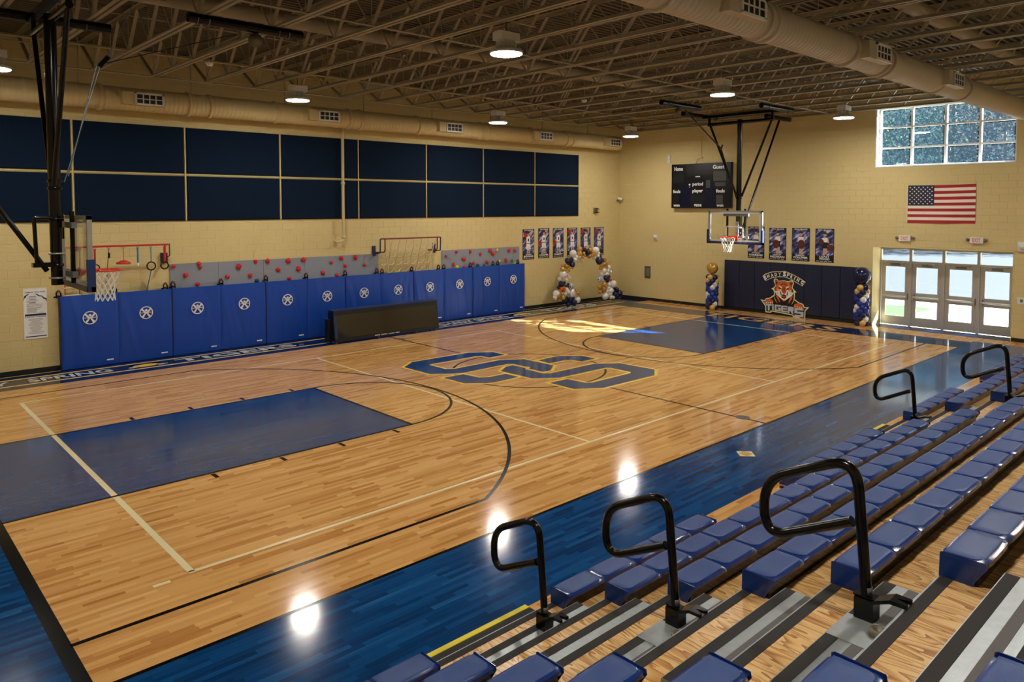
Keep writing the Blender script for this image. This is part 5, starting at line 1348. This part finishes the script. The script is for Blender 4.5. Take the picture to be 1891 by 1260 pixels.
ARCH = {nA: [(745, 1125, 35), (830, 1105, 45), (700, 1075, 40), (770, 1065, 35), (820, 1045, 25), (720, 1035, 20), (640, 845, 42), (605, 890, 28), (690, 835, 22), (730, 850, 18), (715, 870, 18), (690, 870, 15), (735, 880, 15), (730, 535, 42), (785, 525, 35), (800, 590, 40), (745, 570, 30), (985, 400, 32), (1035, 435, 42), (1010, 465, 30), (1000, 390, 20), (1205, 550, 55), (1255, 545, 28), (1230, 495, 22), (1265, 570, 22), (1190, 590, 20), (1320, 795, 45), (1370, 785, 25), (1340, 840, 28), (1360, 815, 22), (1465, 1035, 45), (1535, 1030, 45), (1490, 970, 32), (1450, 955, 25), (1490, 1060, 30), (1560, 1005, 25)],
        wA: [(880, 1070, 42), (805, 980, 58), (735, 955, 48), (575, 975, 50), (545, 1020, 30), (700, 980, 30), (670, 720, 55), (625, 775, 32), (680, 780, 25), (745, 745, 22), (715, 795, 22), (760, 765, 12), (820, 445, 52), (870, 490, 25), (890, 510, 20), (840, 525, 28), (885, 545, 20), (905, 490, 14), (1155, 410, 50), (1185, 460, 30), (1210, 450, 20), (1190, 490, 25), (1130, 510, 30), (1285, 695, 38), (1365, 660, 35), (1350, 700, 25), (1265, 745, 35), (1335, 745, 30), (1385, 715, 15), (1310, 760, 25), (1430, 890, 50), (1360, 890, 35), (1360, 945, 38), (1400, 980, 40), (1340, 985, 35), (1310, 1055, 48), (1390, 1030, 38), (1400, 1070, 35), (1440, 1080, 25)],
        gA: [(595, 1000, 33), (665, 1030, 33), (608, 1058, 28), (640, 970, 12), (660, 965, 12), (645, 985, 12), (835, 930, 12), (850, 950, 13), (870, 975, 14), (885, 990, 12), (875, 1010, 14), (655, 650, 32), (730, 610, 40), (670, 605, 25), (700, 655, 14), (725, 650, 14), (745, 640, 14), (770, 635, 14), (790, 640, 12), (745, 670, 14), (720, 680, 12), (915, 390, 42), (910, 450, 40), (965, 440, 18), (970, 465, 16), (985, 485, 14), (950, 500, 14), (925, 490, 25), (1065, 395, 35), (1060, 480, 38), (1110, 455, 40), (1100, 430, 14), (1125, 470, 14), (1090, 480, 14), (1110, 490, 13), (1245, 610, 38), (1235, 655, 32), (1315, 640, 35), (1300, 555, 30), (1310, 590, 14), (1335, 600, 14), (1350, 585, 12), (1325, 570, 12), (1225, 915, 35), (1290, 885, 35), (1280, 950, 38), (1235, 985, 35), (1290, 990, 30), (1255, 930, 12), (1265, 905, 12), (1300, 915, 12), (1250, 890, 14), (1550, 985, 12), (1565, 995, 12), (1580, 985, 14), (1590, 1000, 10)],
        oA: [(640, 905, 35), (675, 930, 30), (1395, 835, 22), (1420, 828, 10)], sA: [(780, 882, 40), (1230, 815, 42)]}
# arch sheet: grid units -> metres along the arch plane and up
GX0, GXS, GZ0, GZS = 745.0, 0.00303, 1160.0, 0.00272
for m_, lst in ARCH.items():
    for (gx, gy, r) in lst:
        s = (gx - GX0) * GXS
        p = AL + (AR - AL).normalized() * (s + .02); dep = -.1 if r < 20 else random.uniform(-.05, .05)
        rr = r * .0027
        balloon(arch, (p.x + dep * .6, p.y + dep, max(rr * .92, (GZ0 - gy) * GZS)), rr, m_)
def column(name, lb, x, y, top_m, r_top, h):
    t_ = thing(name, lb, 'balloon column', (x, y, 0))
    MB().tube([(x, y, .01), (x, y, h)], .012, 6).build('pole', 'white_metal', t_)
    MB().lathe([(.001, .0), (.12, .0), (.12, .012), (.001, .015)], (x, y, .001), 16).build('base_plate', 'white_metal', t_)
    seq = ['balloon_tan', 'balloon_royal', 'balloon_navy', 'balloon_white', 'balloon_navy', 'balloon_royal']
    n = 10
    for j in range(n):
        for i in range(5):
            a = 2 * PI * i / 5 + j * .63
            end = j < 2 or j > n - 3
            col = (('balloon_tan' if end else 'balloon_white'), 'balloon_royal', 'balloon_navy', ('balloon_tan' if j < 1 or j > n - 4 else 'balloon_white'), 'balloon_navy')[i] if (i + j) % 5 else 'balloon_royal'
            balloon(t_, (x + .135 * math.cos(a), y + .135 * math.sin(a), .105 + j * (h - .16) / n), .1, col)
    balloon(t_, (x, y, h + r_top * .75), r_top, top_m)
column('balloon_column', 'twisted balloon column with a large gold balloon on top', 11.55, 2.52, 'balloon_gold', .205, 1.34)
column('balloon_column', 'twisted balloon column with a large navy balloon on top beside the doors', 11.8, -2.58, 'balloon_navy', .26, 1.36)
